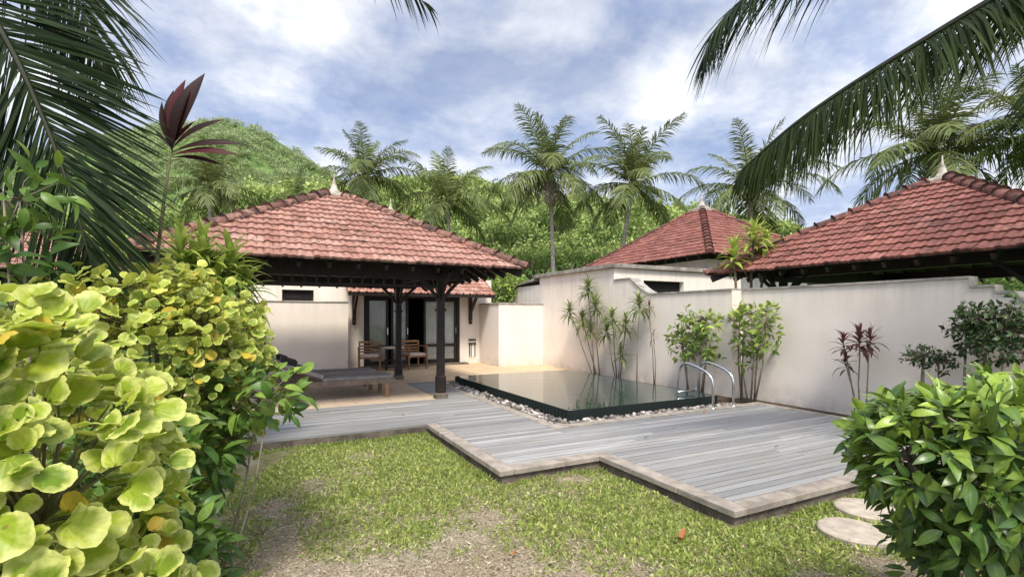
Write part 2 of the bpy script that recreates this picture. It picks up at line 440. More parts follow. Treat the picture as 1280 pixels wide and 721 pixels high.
def leaf_round(seed, nr=5, na=36):
    rr = random.Random(seed)
    V = [(.06, 0, 0)]; G = [0]
    ph = rr.uniform(0, 6.28); cup = rr.uniform(-.16, .16)
    for k in range(1, nr+1):
        q = k/nr
        for j in range(na):
            th = -math.pi+2*math.pi*(j+.5)/na
            rad = .5*(1+.028*math.cos(13*th+ph)*q+.045*math.cos(3*th+ph*2)+.03*math.cos(5*th+ph*3)) * (1-.35*math.exp(-((abs(th)-math.pi)/.35)**2))
            x = .5+rad*q*math.cos(th)*1.02-.44*(1-q); y = rad*q*math.sin(th)*1.06
            z = cup*q*q*.5+.05*q*q*math.sin(2*th+ph)+.03*q*q*math.sin(5*th+ph*2)+.018*q**2*math.sin(13*th+1.2)-.25*max(0, x-.45)**2-.05*abs(math.sin(th*3.5))*q*(1-q)*2
            V.append((x, y, z)); G.append(q)
    F3 = []; F = []
    for j in range(na):
        i2 = (j+1) % na
        F3.append((0, 1+j, 1+i2, 1+i2))
    for k in range(nr-1):
        for j in range(na):
            a = 1+k*na+j; b = 1+k*na+(j+1) % na
            F.append((a, a+na, b+na, b))
    V = np.array(V)
    # centre fan as small quads: merge two triangles each
    FF = []
    for j in range(0, na, 2):
        FF.append((0, 1+j, 1+(j+1) % na, 1+(j+2) % na))
    return V, np.array(F+FF), np.array(G)
def leaf_card():
    V = np.array([(0,0,0),(.5,-.32,.05),(1,0,-.06),(.5,.32,.05)]); F = np.array([(0,1,2,3)])
    return V, F, np.array([0,.8,.5,.8])

def unit(a):
    return a/np.maximum(np.linalg.norm(a, axis=-1, keepdims=True), 1e-6)
def place(mb, leaf, pos, dirs, ups, size, rnd, age, wscale=None, mi=0):
    V, F, G = leaf
    pos = np.asarray(pos, float); M = len(pos)
    if M == 0: return
    x = unit(np.asarray(dirs, float)); u = np.asarray(ups, float)
    y = unit(np.cross(u, x)); z = np.cross(x, y)
    size = np.broadcast_to(np.asarray(size, float), (M,))
    ws = size if wscale is None else size*wscale
    P = pos[:,None,:] + V[None,:,0:1]*x[:,None,:]*size[:,None,None] + V[None,:,1:2]*y[:,None,:]*ws[:,None,None] + V[None,:,2:3]*z[:,None,:]*size[:,None,None]
    nv = len(V)
    FF = (F[None]+np.arange(M)[:,None,None]*nv).reshape(-1, F.shape[1])
    T = np.empty((M, nv, 3)); T[...,0] = np.asarray(rnd)[:,None]; T[...,1] = G[None]; T[...,2] = np.broadcast_to(np.asarray(age), (M,))[:,None]
    mb.bulk(P.reshape(-1,3), FF, T.reshape(-1,3), mi)

def rand_dirs(n, up=0.0):
    d = rng.normal(size=(n,3)); d = unit(d); d[:,2] += up
    return unit(d)

# ----------------------------------------------------------------- world
world = bpy.data.worlds.new("World"); scene.world = world; world.use_nodes = True
wt = world.node_tree; wt.nodes.clear()
wout = wt.nodes.new('ShaderNodeOutputWorld'); bg = wt.nodes.new('ShaderNodeBackground')
sky = wt.nodes.new('ShaderNodeTexSky'); sky.sky_type = 'NISHITA'; sky.sun_disc = False
SUN_EL, SUN_AZ = 56.0, 204.0      # azimuth clockwise from +y
sky.sun_elevation = R(SUN_EL); sky.sun_rotation = R(SUN_AZ)
sky.air_density = 1.2; sky.dust_density = 1.5; sky.ozone_density = 3.0
tc = wt.nodes.new('ShaderNodeTexCoord')
sep = wt.nodes.new('ShaderNodeSeparateXYZ'); wt.links.new(tc.outputs['Generated'], sep.inputs[0])
den = mth(wt, 'ADD', mth(wt, 'MAXIMUM', sep.outputs[2], 0.0), .22)
cx = mth(wt, 'DIVIDE', sep.outputs[0], den); cy = mth(wt, 'DIVIDE', sep.outputs[1], den)
comb = wt.nodes.new('ShaderNodeCombineXYZ'); wt.links.new(cx, comb.inputs[0]); wt.links.new(cy, comb.inputs[1]); comb.inputs[2].default_value = 3.7
cl1 = noise_fac(wt, 1.5, 8, .56, .37, .58, comb.outputs[0], .2)
cl2 = noise_fac(wt, 2.6, 8, .62, .38, .62, comb.outputs[0], .1)
skyc = mix(wt, 1.0, sky.outputs[0], (.125,.125,.145), 'MULTIPLY')
cloud = mix(wt, cl2, (.58,.68,.92), (1.25,1.26,1.28))
horizon = wt.nodes.new('ShaderNodeMapRange'); horizon.inputs[1].default_value = .5; horizon.inputs[2].default_value = .05
wt.links.new(sep.outputs[2], horizon.inputs[0])
cover = mth(wt, 'MINIMUM', mth(wt, 'ADD', mth(wt, 'ADD', mth(wt, 'MULTIPLY', cl1, .68), .25), mth(wt, 'MULTIPLY', horizon.outputs[0], .22)), .93)
fin = mix(wt, cover, skyc, cloud)
# sky brightened round the sun, outside the view, added as soft fill light
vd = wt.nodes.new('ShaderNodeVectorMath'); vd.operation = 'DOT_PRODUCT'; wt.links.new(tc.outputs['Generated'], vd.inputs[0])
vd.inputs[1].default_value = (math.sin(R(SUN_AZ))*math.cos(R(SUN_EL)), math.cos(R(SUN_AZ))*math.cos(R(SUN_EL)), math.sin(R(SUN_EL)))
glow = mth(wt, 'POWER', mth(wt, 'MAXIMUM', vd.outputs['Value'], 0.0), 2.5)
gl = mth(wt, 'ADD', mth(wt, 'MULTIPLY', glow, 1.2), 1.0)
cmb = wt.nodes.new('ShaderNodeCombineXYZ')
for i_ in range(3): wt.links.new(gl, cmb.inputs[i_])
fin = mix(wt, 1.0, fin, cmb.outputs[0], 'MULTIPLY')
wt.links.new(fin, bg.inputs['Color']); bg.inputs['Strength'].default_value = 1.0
wt.links.new(bg.outputs[0], wout.inputs['Surface'])
sd = bpy.data.lights.new('sun', 'SUN'); sd.energy = 5.0; sd.angle = R(14); sd.color = (1.0, .94, .83)
so = bpy.data.objects.new('sun', sd); COL.objects.link(so)
az = R(SUN_AZ); el = R(SUN_EL)
sdir = Vector((math.sin(az)*math.cos(el), math.cos(az)*math.cos(el), math.sin(el)))
so.rotation_euler = sdir.to_track_quat('Z', 'Y').to_euler(); so.location = sdir*30

cam = bpy.data.cameras.new('camera'); co = bpy.data.objects.new('camera', cam); COL.objects.link(co)
cam.sensor_width = 36; cam.lens = 36*FX/1280; cam.shift_y = (HZ-360.5)/1280
cam.clip_start = .05; cam.clip_end = 3000
co.location = (0, 0, CAMH); co.rotation_euler = (R(90), 0, -YAW)
scene.camera = co
scene.view_settings.view_transform = 'Standard'; scene.view_settings.look = 'None'; scene.view_settings.exposure = 0
scene.render.engine = 'CYCLES'
scene.cycles.transparent_max_bounces = 12

# ----------------------------------------------------------------- ground, lawn
o = MB().add([(-900,-60,-.17),(900,-60,-.17),(900,1200,-.17),(-900,1200,-.17)], [(0,1,2,3)]).build('ground', MAT['terrain'])
tag(o, kind='structure')
def grassy(a, b):
    n = mnoise.fractal(Vector((a*.75+3.1, b*.75-1.7, 0)), 1.0, 2.0, 4)
    n2 = mnoise.noise(Vector((a*3.1, b*3.1, 5)))
    # cam-frame position biases: bare earth left-centre, greener at the right and along the deck
    X = CS*a-SN*b; Y = SN*a+CS*b
    bias = .10*X+.14*(Y-3.2)
    if Y < 3.0 : bias += .02
    bare = math.exp(-(((X+.75)/.85)**2+((Y-3.0)/.9)**2))*.3
    n3 = mnoise.noise(Vector((a*7.5, b*7.5, 2)))
    return max(0, min(1, .67+bias+n*.95+n2*.38+n3*.25-bare))
def paleness(a, b):
    return max(0, min(1, .25+mnoise.fractal(Vector((a*1.3, b*1.3, 9)), 1.0, 2.0, 3)*1.3))
la0, la1, lb0, lb1 = -7.0, 9.0, -3.0, 6.9
nx, ny = 150, 110
mb = MB(); V = []; T = []
for j in range(ny+1):
    for i in range(nx+1):
        a = la0+(la1-la0)*i/nx; b = lb0+(lb1-lb0)*j/ny
        V.append((a, b, LAWN+.018*mnoise.noise(Vector((a*1.7, b*1.7, 0))))); T.append((grassy(a, b), .5, paleness(a, b)))
F = [(j*(nx+1)+i, j*(nx+1)+i+1, (j+1)*(nx+1)+i+1, (j+1)*(nx+1)+i) for j in range(ny) for i in range(nx)]
lawn = mb.bulk(V, F, T).build('lawn', MAT['lawn'], smooth=True); tag(lawn, kind='structure')

def on_lawn(a, b):
    if b > 6.68: return False
    if a > 2.05 and b > 4.31: return False
    if a > 3.23 and b > 2.61: return False
    return True
# grass blades and dry clippings (stuff)
def blades(n, lo, hi, cond, hgt, wid, flat):
    P = []; 
    while len(P) < n:
        X = random.uniform(-2.6, 3.4); Y = 1.55+5.6*random.random()**1.5
        p = cw(X, Y)
        if not on_lawn(p.x, p.y): continue
        g = grassy(p.x, p.y)
        if not cond(g): continue
        P.append((p.x, p.y, LAWN+.018*mnoise.noise(Vector((p.x*1.7, p.y*1.7, 0)))-.002))
    return np.array(P)
card = (np.array([(0,-.5,0),(0,.5,0),(.55,.42,.12),(.55,-.42,.12),(1,.0,.1),(1,-.02,.1)]), np.array([(0,1,2,3),(3,2,4,5)]), np.array([0,0,.5,.5,.9,.9]))
P = blades(85000, 0, 0, lambda g: random.random() < max(0,(g-.22))*1.7, 0, 0, 0)
n = len(P); d = rand_dirs(n, .55); d[:,2] = np.abs(d[:,2])
mb = MB(); sz = rng.uniform(.02,.05,n)
place(mb, card, P, d, rand_dirs(n, .6), sz, rng.random(n), rng.random(n)**1.6, wscale=rng.uniform(.22,.5,n))
# longer tufts left uncut along the deck plinth
EP = []
for (ax, ay, bx, by) in ((-1.4,6.66,2.05,6.66),(2.04,6.66,2.04,4.33),(2.05,4.30,3.23,4.30),(3.22,4.30,3.22,2.63),(3.23,2.60,5.6,2.60)):
    Lg = math.hypot(bx-ax, by-ay)
    for k in range(int(Lg*420)):
        u = random.random(); q = abs(random.gauss(0,.035))
        x, y = ax+(bx-ax)*u, ay+(by-ay)*u
        if mnoise.noise(Vector((x*2.3, y*2.3, 7))) < -.12: continue
        if ax == bx: x -= q
        else: y -= q
        EP.append((x, y, LAWN))
EP = np.array(EP); m_ = len(EP); d = rand_dirs(m_, 1.1); d[:,2] = np.abs(d[:,2])
place(mb, card, EP, d, rand_dirs(m_, .2), rng.uniform(.03,.075,m_), rng.random(m_)*.8, rng.random(m_)**2*.8, wscale=rng.uniform(.09,.2,m_))
gr = mb.build('grass', MAT['grass']); tag(gr, 'short patchy green grass on the lawn in front of the deck', 'grass', kind='stuff')
P = blades(60000, 0, 0, lambda g: random.random() < max(.05, .95-g), 0, 0, 0)
n = len(P); d = rand_dirs(n); d[:,2] = np.abs(d[:,2])*.22+.02
P[:,2] += rng.uniform(.002,.014,n)
mb = MB(); place(mb, card, P, d, rand_dirs(n, 1.2), rng.uniform(.010,.034,n), rng.random(n), rng.random(n)**2, wscale=rng.uniform(.10,.30,n))
st = mb.build('dry_clippings', MAT['straw']); tag(st, 'dry straw coloured clippings over the bare patches of lawn', 'dry grass', kind='stuff')

# ----------------------------------------------------------------- deck
deck = thing('deck', None, None); tag(deck, kind='structure')
mb = MB()
def plank_row(b0, b1, a0, a1):
    a = a0
    first = True
    while a < a1-.02:
        L = random.uniform(1.2, 3.6) if first else random.uniform(2.2, 3.8)
        first = False
        e = a1 if a1-(a+L) < .8 else a+L
        t = min(1, max(0, random.gauss(.60, .17)))
        dz = random.uniform(-.002, .002)
        mb.box(a+.0015, e-.0015, b0+.006, b1-.006, -.03, dz, 0, (t, .5, .5))
        a = e
b = 2.79; PW = .098
while b < 8.6:
    b1 = b+PW; m = (b+b1)/2
    amin = 3.41 if m < 4.49 else (2.23 if m < 6.70 else -6.0)
    amax = 7.60 if m < 5.66 else 3.50
    plank_row(b, b1, amin, amax); b = b1
while b < 11.0:
    plank_row(b, b+PW, 2.92, 3.5); b += PW
mb.build('planks', MAT['plank'], deck)
mb = MB()
def kerb(x0, x1, y0, y1, axis):
    L0, L1 = (x0, x1) if axis == 'x' else (y0, y1)
    a = L0
    while a < L1-.01:
        e = min(L1, a+.6)
        if L1-e < .15: e = L1
        t = (random.uniform(.25,.75), .5, .5)
        if axis == 'x': mb.cbox(a+.002, e-.002, y0, y1, -.045, .006, .006, 0, t)
        else: mb.cbox(x0, x1, a+.002, e-.002, -.045, .006, .006, 0, t)
        a = e
kerb(2.07, 2.225, 4.33, 6.70, 'y'); kerb(2.225, 3.25, 4.33, 4.485, 'x'); kerb(3.25, 3.405, 2.63, 4.485, 'y'); kerb(3.405, 7.75, 2.63, 2.785, 'x')
kerb(3.505, 3.66, 5.67, 11.0, 'y'); kerb(3.66, 7.6, 5.67, 5.83, 'x'); kerb(7.605, 7.75, 2.79, 5.83, 'y')
mb.build('kerb', MAT['stone_kerb'], deck)
mb = MB()
for x0, x1, y0, y1 in ((2.10,2.2,4.36,6.73),(2.2,3.28,4.36,4.46),(3.28,3.38,2.66,4.46),(3.38,7.7,2.66,2.76),(-6,2.1,6.71,6.80)):
    mb.box(x0, x1, y0, y1, -.2, -.046 if y0 < 6.7 else -.032)
mb.box(2.2, 7.6, 4.46, 5.66, -.2, -.06); mb.box(3.38, 7.6, 2.76, 4.46, -.2, -.06); mb.box(-6, 3.5, 6.80, 11.0, -.2, -.06)
mb.box(2.2, 3.5, 5.66, 6.8, -.2, -.06)
mb.build('plinth', MAT['fascia'], deck)

# patio
o = MB().box(-6, 2.92, 8.605, 14.8, -.2, -.004).build('patio', MAT['paving_shade']); tag(o, kind='structure')
o = MB().box(2.925, 7.86, 11.005, 14.8, -.2, 0).build('patio', MAT['paving']); tag(o, kind='structure')
# soil strip along the wall
o = MB().box(7.755, 8.14, -2, 6.4, -.2, -.03).box(7.155, 7.86, 6.41, 11.0, -.2, -.02).build('soil', MAT['soil']); tag(o, kind='structure')

# ----------------------------------------------------------------- pool
WZ = .112
pool = thing('swimming_pool', 'dark green tiled raised swimming pool with water level with its rim', 'swimming pool', (4.05, 6.15, -.1))
mb = MB()
mb.box(0, .12, 0, 4.75, -.1, .1+WZ-.004); mb.box(.12, 3.1, 0, .12, -.1, .1+WZ-.004)
mb.box(2.98, 3.1, .12, 4.75, -.1, .1+WZ-.004); mb.box(.12, 2.98, 4.63, 4.75, -.1, .1+WZ-.004)
mb.box(.12, 2.98, .12, 4.63, -.1, -.05)
mb.build('basin', MAT['pool_tile'], pool)
o = MB().box(4.06, 7.14, 6.16, 10.89, WZ-.02, WZ).build('water', MAT['water']); tag(o, kind='structure')
o = MB().box(3.66, 4.05, 5.83, 11.0, -.2, -.06).box(4.05, 7.6, 5.83, 6.15, -.2, -.06).box(7.15, 7.6, 6.15, 6.4, -.2, -.06).build('pebble_channel', MAT['soil']); tag(o, kind='structure')
# pebbles
def pebble_mesh(seed):
    rr = random.Random(seed); mb = MB(); vs = []; seg = 10; rings = 6
    ph = [rr.uniform(0, 6.28) for _ in range(4)]
    for i in range(1, rings):
        f = math.pi*i/rings
        for k in range(seg):
            a = 2*math.pi*k/seg
            q = 1+.12*math.sin(a*2+ph[0])+.08*math.sin(a*3+ph[1])+.06*math.sin(f*3+ph[2])
            vs.append((math.sin(f)*math.cos(a)*q, math.sin(f)*math.sin(a)*q*.78, math.cos(f)*.62*q))
    vs += [(0,0,.62),(0,0,-.62)]; fs = []
    for i in range(rings-2):
        for k in range(seg):
            j = (k+1) % seg; fs.append((i*seg+k, (i+1)*seg+k, (i+1)*seg+j, i*seg+j))
    for k in range(seg):
        j = (k+1) % seg; fs.append((len(vs)-2, k, j)); fs.append((len(vs)-1, (rings-2)*seg+j, (rings-2)*seg+k))
    return vs, fs
PEB = [pebble_mesh(s) for s in range(4)]
pebs = []
tries = 0
while len(pebs) < 560 and tries < 40000:
    tries += 1
    if random.random() < .58: a = random.uniform(3.70, 4.02); b = random.uniform(5.88, 10.95)
    else: a = random.uniform(3.70, 7.52); b = random.uniform(5.88, 6.12)
    r = random.uniform(.022, .048)*(1.0 if b < 8 else 1.05)
    if all((a-p[0])**2+(b-p[1])**2 > (.72*(r+p[2]))**2 for p in pebs): pebs.append((a, b, r))
pebs.sort(key=lambda p: -p[2]/math.hypot(p[0], p[1]))
protos = []
for vs, fs in PEB:
    me_o = MB().add(vs, fs).build('pebble', MAT['pebble'], smooth=True); protos.append(me_o)
used = [False]*4
for i, (a, b, r) in enumerate(pebs[:290]):
    k = i % 4
    if not used[k]: o = protos[k]; used[k] = True
    else: o = protos[k].copy(); COL.objects.link(o)
    o.location = (a, b, -.06+r*.6); o.scale = (r, r, r); o.rotation_euler = (random.uniform(-.35,.35), random.uniform(-.35,.35), random.uniform(0,6.28))
    tag(o, 'rounded pale pebble lying in the channel round the raised dark pool', 'pebble', 'pebbles in the channel round the pool')
mb = MB()
for a, b, r in pebs[290:]:
    vs, fs = random.choice(PEB); q = random.uniform(0, 6.28); t = (random.random(), .5, .5)
    mb.add([(a+r*(x*math.cos(q)-y*math.sin(q)), b+r*(x*math.sin(q)+y*math.cos(q)), -.06+r*.6+z*r) for x, y, z in vs], fs, 0, t)
for k in range(1500):     # small gravel between
    if random.random() < .6: a = random.uniform(3.67, 4.04); b = random.uniform(5.84, 10.98)
    else: a = random.uniform(3.67, 7.58); b = random.uniform(5.84, 6.14)
    vs, fs = PEB[0]; r = random.uniform(.008, .02); t = (random.random(), .5, .5)
    mb.add([(a+r*x, b+r*y, -.058+z*r) for x, y, z in vs[::1]], fs, 0, t)
o = mb.build('gravel', MAT['pebble'], smooth=True); tag(o, 'small gravel and pebbles filling the channel round the pool', 'gravel', kind='stuff')

# pool ladder
lad = thing('pool_ladder', 'polished steel pool ladder with two arched handrails over the pool edge', 'pool ladder', (6.55, 5.72, .006))
for dx in (0, .48):
    pts = [(dx,0,0),(dx,0,.40),(dx,.02,.47),(dx,.07,.53)]
    pts += [(dx,.16,.585),(dx,.34,.645),(dx,.50,.68),(dx,.58,.68),(dx,.65,.655),(dx,.70,.60),(dx,.73,.5),(dx,.80,.12),(dx,.84,-.02)]
    h = MB().tube(pts, .021, 12).build('handrail', MAT['steel'], lad, smooth=True)
    MB().lathe([(.05,0),(.05,.008),(.03,.014),(.022,.03)], dx, 0, 16).build('anchor_plate', MAT['steel'], h, smooth=True)
MB().tube([(0,.795,.16),(.48,.795,.16)], .018, 10).build('tread', MAT['steel'], lad, smooth=True)

# ----------------------------------------------------------------- roofs
def tile_roof(parent, half, rise, ztop_half=.16, mat='tile', half_b=None, expo=.235, tw=.215, seed=1, name='roof'):
    """four tiled slopes with their hip caps; origin at eave height, centre of plan"""
    rr = random.Random(seed)
    hb = half if half_b is None else half_b
    mb = MB()
    for q in range(4):
        w = half if q % 2 == 0 else hb        # half length of the eave
        dpt = hb if q % 2 == 0 else half      # plan depth of the slope
        ang = q*math.pi/2
        ca, sa = math.cos(ang), math.sin(ang)
        run = dpt-ztop_half
        L = math.hypot(run, rise); nrow = max(3, int(round(L/expo)))
        nrmy, nrmz = -rise/L, run/L          # outward normal in the (y,z) plane
        def pt(x, s, h):                       # x along eave, s up the slope 0..1, h off the slope
            y = -dpt+run*s+nrmy*h; z = rise*s+nrmz*h
            return (x*ca-y*sa, x*sa+y*ca, z)
        for r in range(nrow):
            s0 = r/nrow-.012; s1 = min(1.0, (r+1)/nrow+.02)
            lim0 = w+(ztop_half*(w/dpt)-w)*max(s0,0); lim1 = w+(ztop_half*(w/dpt)-w)*s1
            x = -math.ceil(w/tw)*tw+ (tw/2 if r % 2 else 0)*0
            while x < w:
                xa, xb = x, x+tw
                x += tw
                if xb < -lim0 or xa > lim0: continue
                jit = rr.gauss(0, .0035); t = min(1, max(0, rr.gauss(.56, .15)))
                slip = rr.gauss(0, .006) if rr.random() < .25 else 0
                K = 7; vs = []; tn = []
                prof = [.003, .018, .022, .008, .003, .010, .007, .003]
                for k in range(K+1):
                    xx = xa+(xb-xa)*k/K
                    h = prof[k]
                    x0 = max(-lim0, min(lim0, xx)); x1 = max(-lim1, min(lim1, xx))
                    vs += [pt(x0, s0+slip, h+.002+jit), pt(x0, s0+slip, h+.042+jit), pt(x1, s1+slip*.5, h+.006)]
                fs = []
                for k in range(K):
                    a = k*3
                    fs += [(a, a+3, a+4, a+1), (a+1, a+4, a+5, a+2)]
                o = len(mb.v)
                mb.v.extend(vs)
                for k in range(K+1):
                    valley = .8 if k in (0, 4, 7) else .2
                    mb.t.extend([(t, .95, .5), (t, valley*.6, .5), (t, valley+.25, .5)])  # lip front darkened as a painted shadow, valleys stained
                for f in fs: mb.f.append(tuple(i+o for i in f)); mb.m.append(0)
        # soffit and eave board
        a = [pt(-w+.02, .004, -.03), pt(w-.02, .004, -.03), pt(ztop_half*w/dpt, 1, -.03), pt(-ztop_half*w/dpt, 1, -.03)]
        mb.add(a, [(3,2,1,0)], 1)
        mb.add([pt(-w+.02,.004,-.03), pt(w-.02,.004,-.03), pt(w-.02,.004,.0), pt(-w+.02,.004,.0)], [(0,1,2,3)], 1)
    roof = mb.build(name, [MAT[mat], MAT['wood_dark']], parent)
    # hip caps
    mh = MB()
    for sx, sy in ((-1,-1),(1,-1),(1,1),(-1,1)):
        p = Vector((sx*half, sy*hb, .03)); qv = Vector((sx*ztop_half, sy*ztop_half*hb/half, rise+.03))
        Lh = (qv-p).length; n = int(Lh/.30); d = (qv-p).normalized()
        side = d.cross(Vector((0,0,1))).normalized(); up = side.cross(d)
        for i in range(n+1):
            c0 = p+d*(i*Lh/n-.05) if i else p-d*.05
            c1 = p+d*min(Lh, (i+1)*Lh/n+.02)
            t = min(1, max(0, rr.gauss(.4, .25))); vs = []; K = 8
            for c, rad, lift in ((c0,.128,.045),(c0,.112,.03),(c1,.104,.0)):
                for k in range(K+1):
                    an = math.pi*k/K
                    vs.append(c+side*(math.cos(an)*rad)+up*(math.sin(an)*rad*.85+lift-.03))
            fs = []
            for g in range(2):
                for k in range(K): fs.append((g*(K+1)+k, (g+1)*(K+1)+k, (g+1)*(K+1)+k+1, g*(K+1)+k+1))
            # closed lower end
            vs.append(c0+up*0.0); e = len(vs)-1
            for k in range(K): fs.append((e, k+1, k))
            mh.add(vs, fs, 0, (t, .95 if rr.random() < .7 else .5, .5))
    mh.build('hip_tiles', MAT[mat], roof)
    return roof
def finial(parent, z, s=1.0):
    f = MB()
    f.cbox(-.27*s, .27*s, -.27*s, .27*s, z-.06*s, z+.03*s, .015); f.cbox(-.19*s, .19*s, -.19*s, .19*s, z+.032*s, z+.075*s, .012)
    o = f.build('finial_base', MAT['white_finial'], parent)
    MB().lathe([(.155*s,z+.077*s),(.15*s,z+.10*s),(.115*s,z+.13*s),(.085*s,z+.19*s),(.06*s,z+.27*s),(.042*s,z+.31*s),(.05*s,z+.33*s),(.028*s,z+.36*s),(.018*s,z+.47*s),(.004*s,z+.56*s)], 0, 0, 18).build('finial', MAT['white_finial'], o, smooth=True)

def make_pavilion(loc, label, mat='tile', eave=2.34, half=2.85, rise=1.55, posts=((1.62,-1.85),(1.62,1.25),(-1.9,-1.85),(-1.9,1.25)), seed=1):
    pv = thing('pavilion', label, 'pavilion', loc)
    rf = tile_roof(pv, half, rise, mat=mat, seed=seed); rf.location.z = eave
    # rafters under the slopes
    for q in range(4):
        ca, sa = math.cos(q*math.pi/2), math.sin(q*math.pi/2)
        for k in range(-6, 7):
            x = k*.42
            depth = half-abs(x)-.1
            if depth < .35: continue
            y0 = -half+.05; y1 = y0+depth
            z0 = eave-.09; z1 = z0+rise/half*depth
            f = lambda X, Y, Z: (X*ca-Y*sa, X*sa+Y*ca, Z)
            MB().beam(f(x,y0,z0-eave), f(x,y1,z1-eave), .05, .09).build('rafter', MAT['wood_dark'], rf)
    for sx, sy in ((-1,-1),(1,-1),(1,1),(-1,1)):
        MB().beam((sx*(half-.05), sy*(half-.05), -.10), (sx*.1, sy*.1, rise-.1), .09, .13).build('hip_rafter', MAT['wood_dark'], rf)
    ph = posts
    xs = sorted({p[0] for p in ph}); ys = sorted({p[1] for p in ph})
    mb = MB()
    zt = eave+.06
    for x in xs: mb.box(x-.07, x+.07, ys[0]-.35, ys[1]+.35, zt-.16, zt+.06)
    for y in ys: mb.box(xs[0]-.35, xs[1]+.35, y-.06, y+.06, zt-.24, zt+.03)
    mb.build('beams', MAT['wood_dark'], pv)
    # fretwork screen under the front and side beams
    mb = MB()
    for y in (ys[0],):
        mb.box(xs[0]+.085, xs[1]-.085, y-.02, y+.02, zt-.385, zt-.345)
        n = 17
        for k in range(n):
            x = xs[0]+.3+(xs[1]-xs[0]-.6)*k/(n-1)
            mb.box(x-.018, x+.018, y-.018, y+.018, zt-.345, zt-.242)
    mb.build('fretwork', MAT['wood_dark'], pv)
    for x, y in ph:
        p = MB()
        p.cbox(x-.066, x+.066, y-.066, y+.066, .42, eave-.1, .018)
        p.cbox(x-.084, x+.084, y-.084, y+.084, .10, .42, .022)
        p.cbox(x-.085, x+.085, y-.085, y+.085, eave-.75, eave-.70, .01)
        po = p.build('post', MAT['wood_dark'], pv)
        MB().cbox(x-.11, x+.11, y-.11, y+.11, -.02, .10, .02).build('pedestal', MAT['fascia'], po)
        br = MB()
        for dx, dy in ((1,0),(-1,0),(0,1),(0,-1)):
            pts = []
            for k in range(5):
                u = k/4; e = .06+.45*u; zz = eave-.52+.46*(u**.8)
                pts.append(Vector((x+dx*e, y+dy*e, zz)))
            for k in range(4): br.beam(pts[k], pts[k+1], .045, .06)
        br.build('brace', MAT['wood_dark'], po)
    finial(pv, eave+rise+.02, .85)
    return pv
PAV = (1.35, 10.6, 0)
pav = make_pavilion(PAV, 'open pavilion with pink tiled pyramid roof over the sun loungers', 'tile', seed=3)
pav2 = make_pavilion((11.22, 4.6, 0), 'deep red tiled pavilion roof rising behind the right hand garden wall', 'tile_red', eave=2.36, half=2.85, rise=1.6, seed=5,
                     posts=((-1.85,-1.85),(-1.85,1.85),(1.85,-1.85),(1.85,1.85)))
c = at(35, 300, 17)
pav3 = make_pavilion((c.x, c.y, 0), 'tiled pavilion at the far left half hidden behind the hanging palm frond', 'tile', eave=2.9, rise=1.7, seed=9, posts=((-1.85,-1.85),(-1.85,1.85),(1.85,-1.85),(1.85,1.85)))

# ----------------------------------------------------------------- villa behind the pavilion
RB = 14.8
villa = thing('villa', 'cream villa room with dark glazed doors behind the open pavilion', 'villa', (0, RB, 0))
mb = MB(); WH = 2.66
mb.box(-.8, .55, 0, .2, -.1, WH); mb.box(.55, 1.35, 0, .2, -.1, 1.92); mb.box(.55, 1.35, 0, .2, 2.22, WH)   # round the small window
mb.box(1.35, 2.70, 0, .2, -.1, WH); mb.box(2.70, 5.66, 0, .2, 2.12, WH); mb.box(5.66, 6.75, 0, .2, -.1, WH)
mb.box(-.8, -.6, .2, 5.2, -.1, WH); mb.box(6.55, 6.75, .2, 5.2, -.1, WH); mb.box(-.6, 6.55, 5.0, 5.2, -.1, WH)
mb.box(-.6, 6.55, .2, 5.0, WH-.1, WH)
mb.build('wall', MAT['plaster'], villa)
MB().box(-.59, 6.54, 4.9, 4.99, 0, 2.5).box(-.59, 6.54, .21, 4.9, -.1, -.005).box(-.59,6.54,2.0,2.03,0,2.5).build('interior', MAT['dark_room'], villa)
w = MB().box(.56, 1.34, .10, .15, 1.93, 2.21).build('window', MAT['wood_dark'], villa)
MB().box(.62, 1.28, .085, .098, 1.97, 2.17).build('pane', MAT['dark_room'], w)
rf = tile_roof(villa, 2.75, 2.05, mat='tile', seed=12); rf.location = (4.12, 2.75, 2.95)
mb = MB(); mb.box(1.45, 6.5, .02, 5.1, WH+.003, 2.94); mb.build('upper_wall', MAT['plaster'], villa)
fe = thing('finial_mount', None, None, (4.12, 2.75, 0)); adopt(fe, villa)
finial(fe, 2.95+2.05+.03, 1.05)
# awning
aw = MB(); rr = random.Random(4)
A0, A1 = 2.12, 6.45; AZ0, AZ1, AD = 2.13, 2.70, .95
L = math.hypot(AD, AZ1-AZ0); ny_, nz_ = -(AZ1-AZ0)/L, AD/L
for r in range(5):
    s0, s1 = r/5-.01, min(1, (r+1)/5+.03); x = A0
    while x < A1-.02:
        xb = min(A1, x+.215); t = min(1, max(0, rr.gauss(.6,.22))); prof = [.004,.030,.036,.012,.004,.016,.010,.004]; vs = []
        for k in range(8):
            xx = x+(xb-x)*k/7
            for s, h in ((s0, prof[k]+.002), (s0, prof[k]+.034), (s1, prof[k]+.006)):
                vs.append((xx, -AD+AD*s+ny_*h, AZ0+(AZ1-AZ0)*s+nz_*h))
        fs = []
        for k in range(7): a = k*3; fs += [(a,a+3,a+4,a+1),(a+1,a+4,a+5,a+2)]
        aw.add(vs, fs, 0, (t,.15,.5)); x = xb
aw.add([(A0,-AD,AZ0-.02),(A1,-AD,AZ0-.02),(A1,-.002,AZ1-.02),(A0,-.002,AZ1-.02)], [(3,2,1,0)], 1)
aw.beam((A0,-AD+.02,AZ0-.03),(A1,-AD+.02,AZ0-.03),.05,.09,1)
awn = aw.build('awning', [MAT['tile'], MAT['wood_dark']], villa)
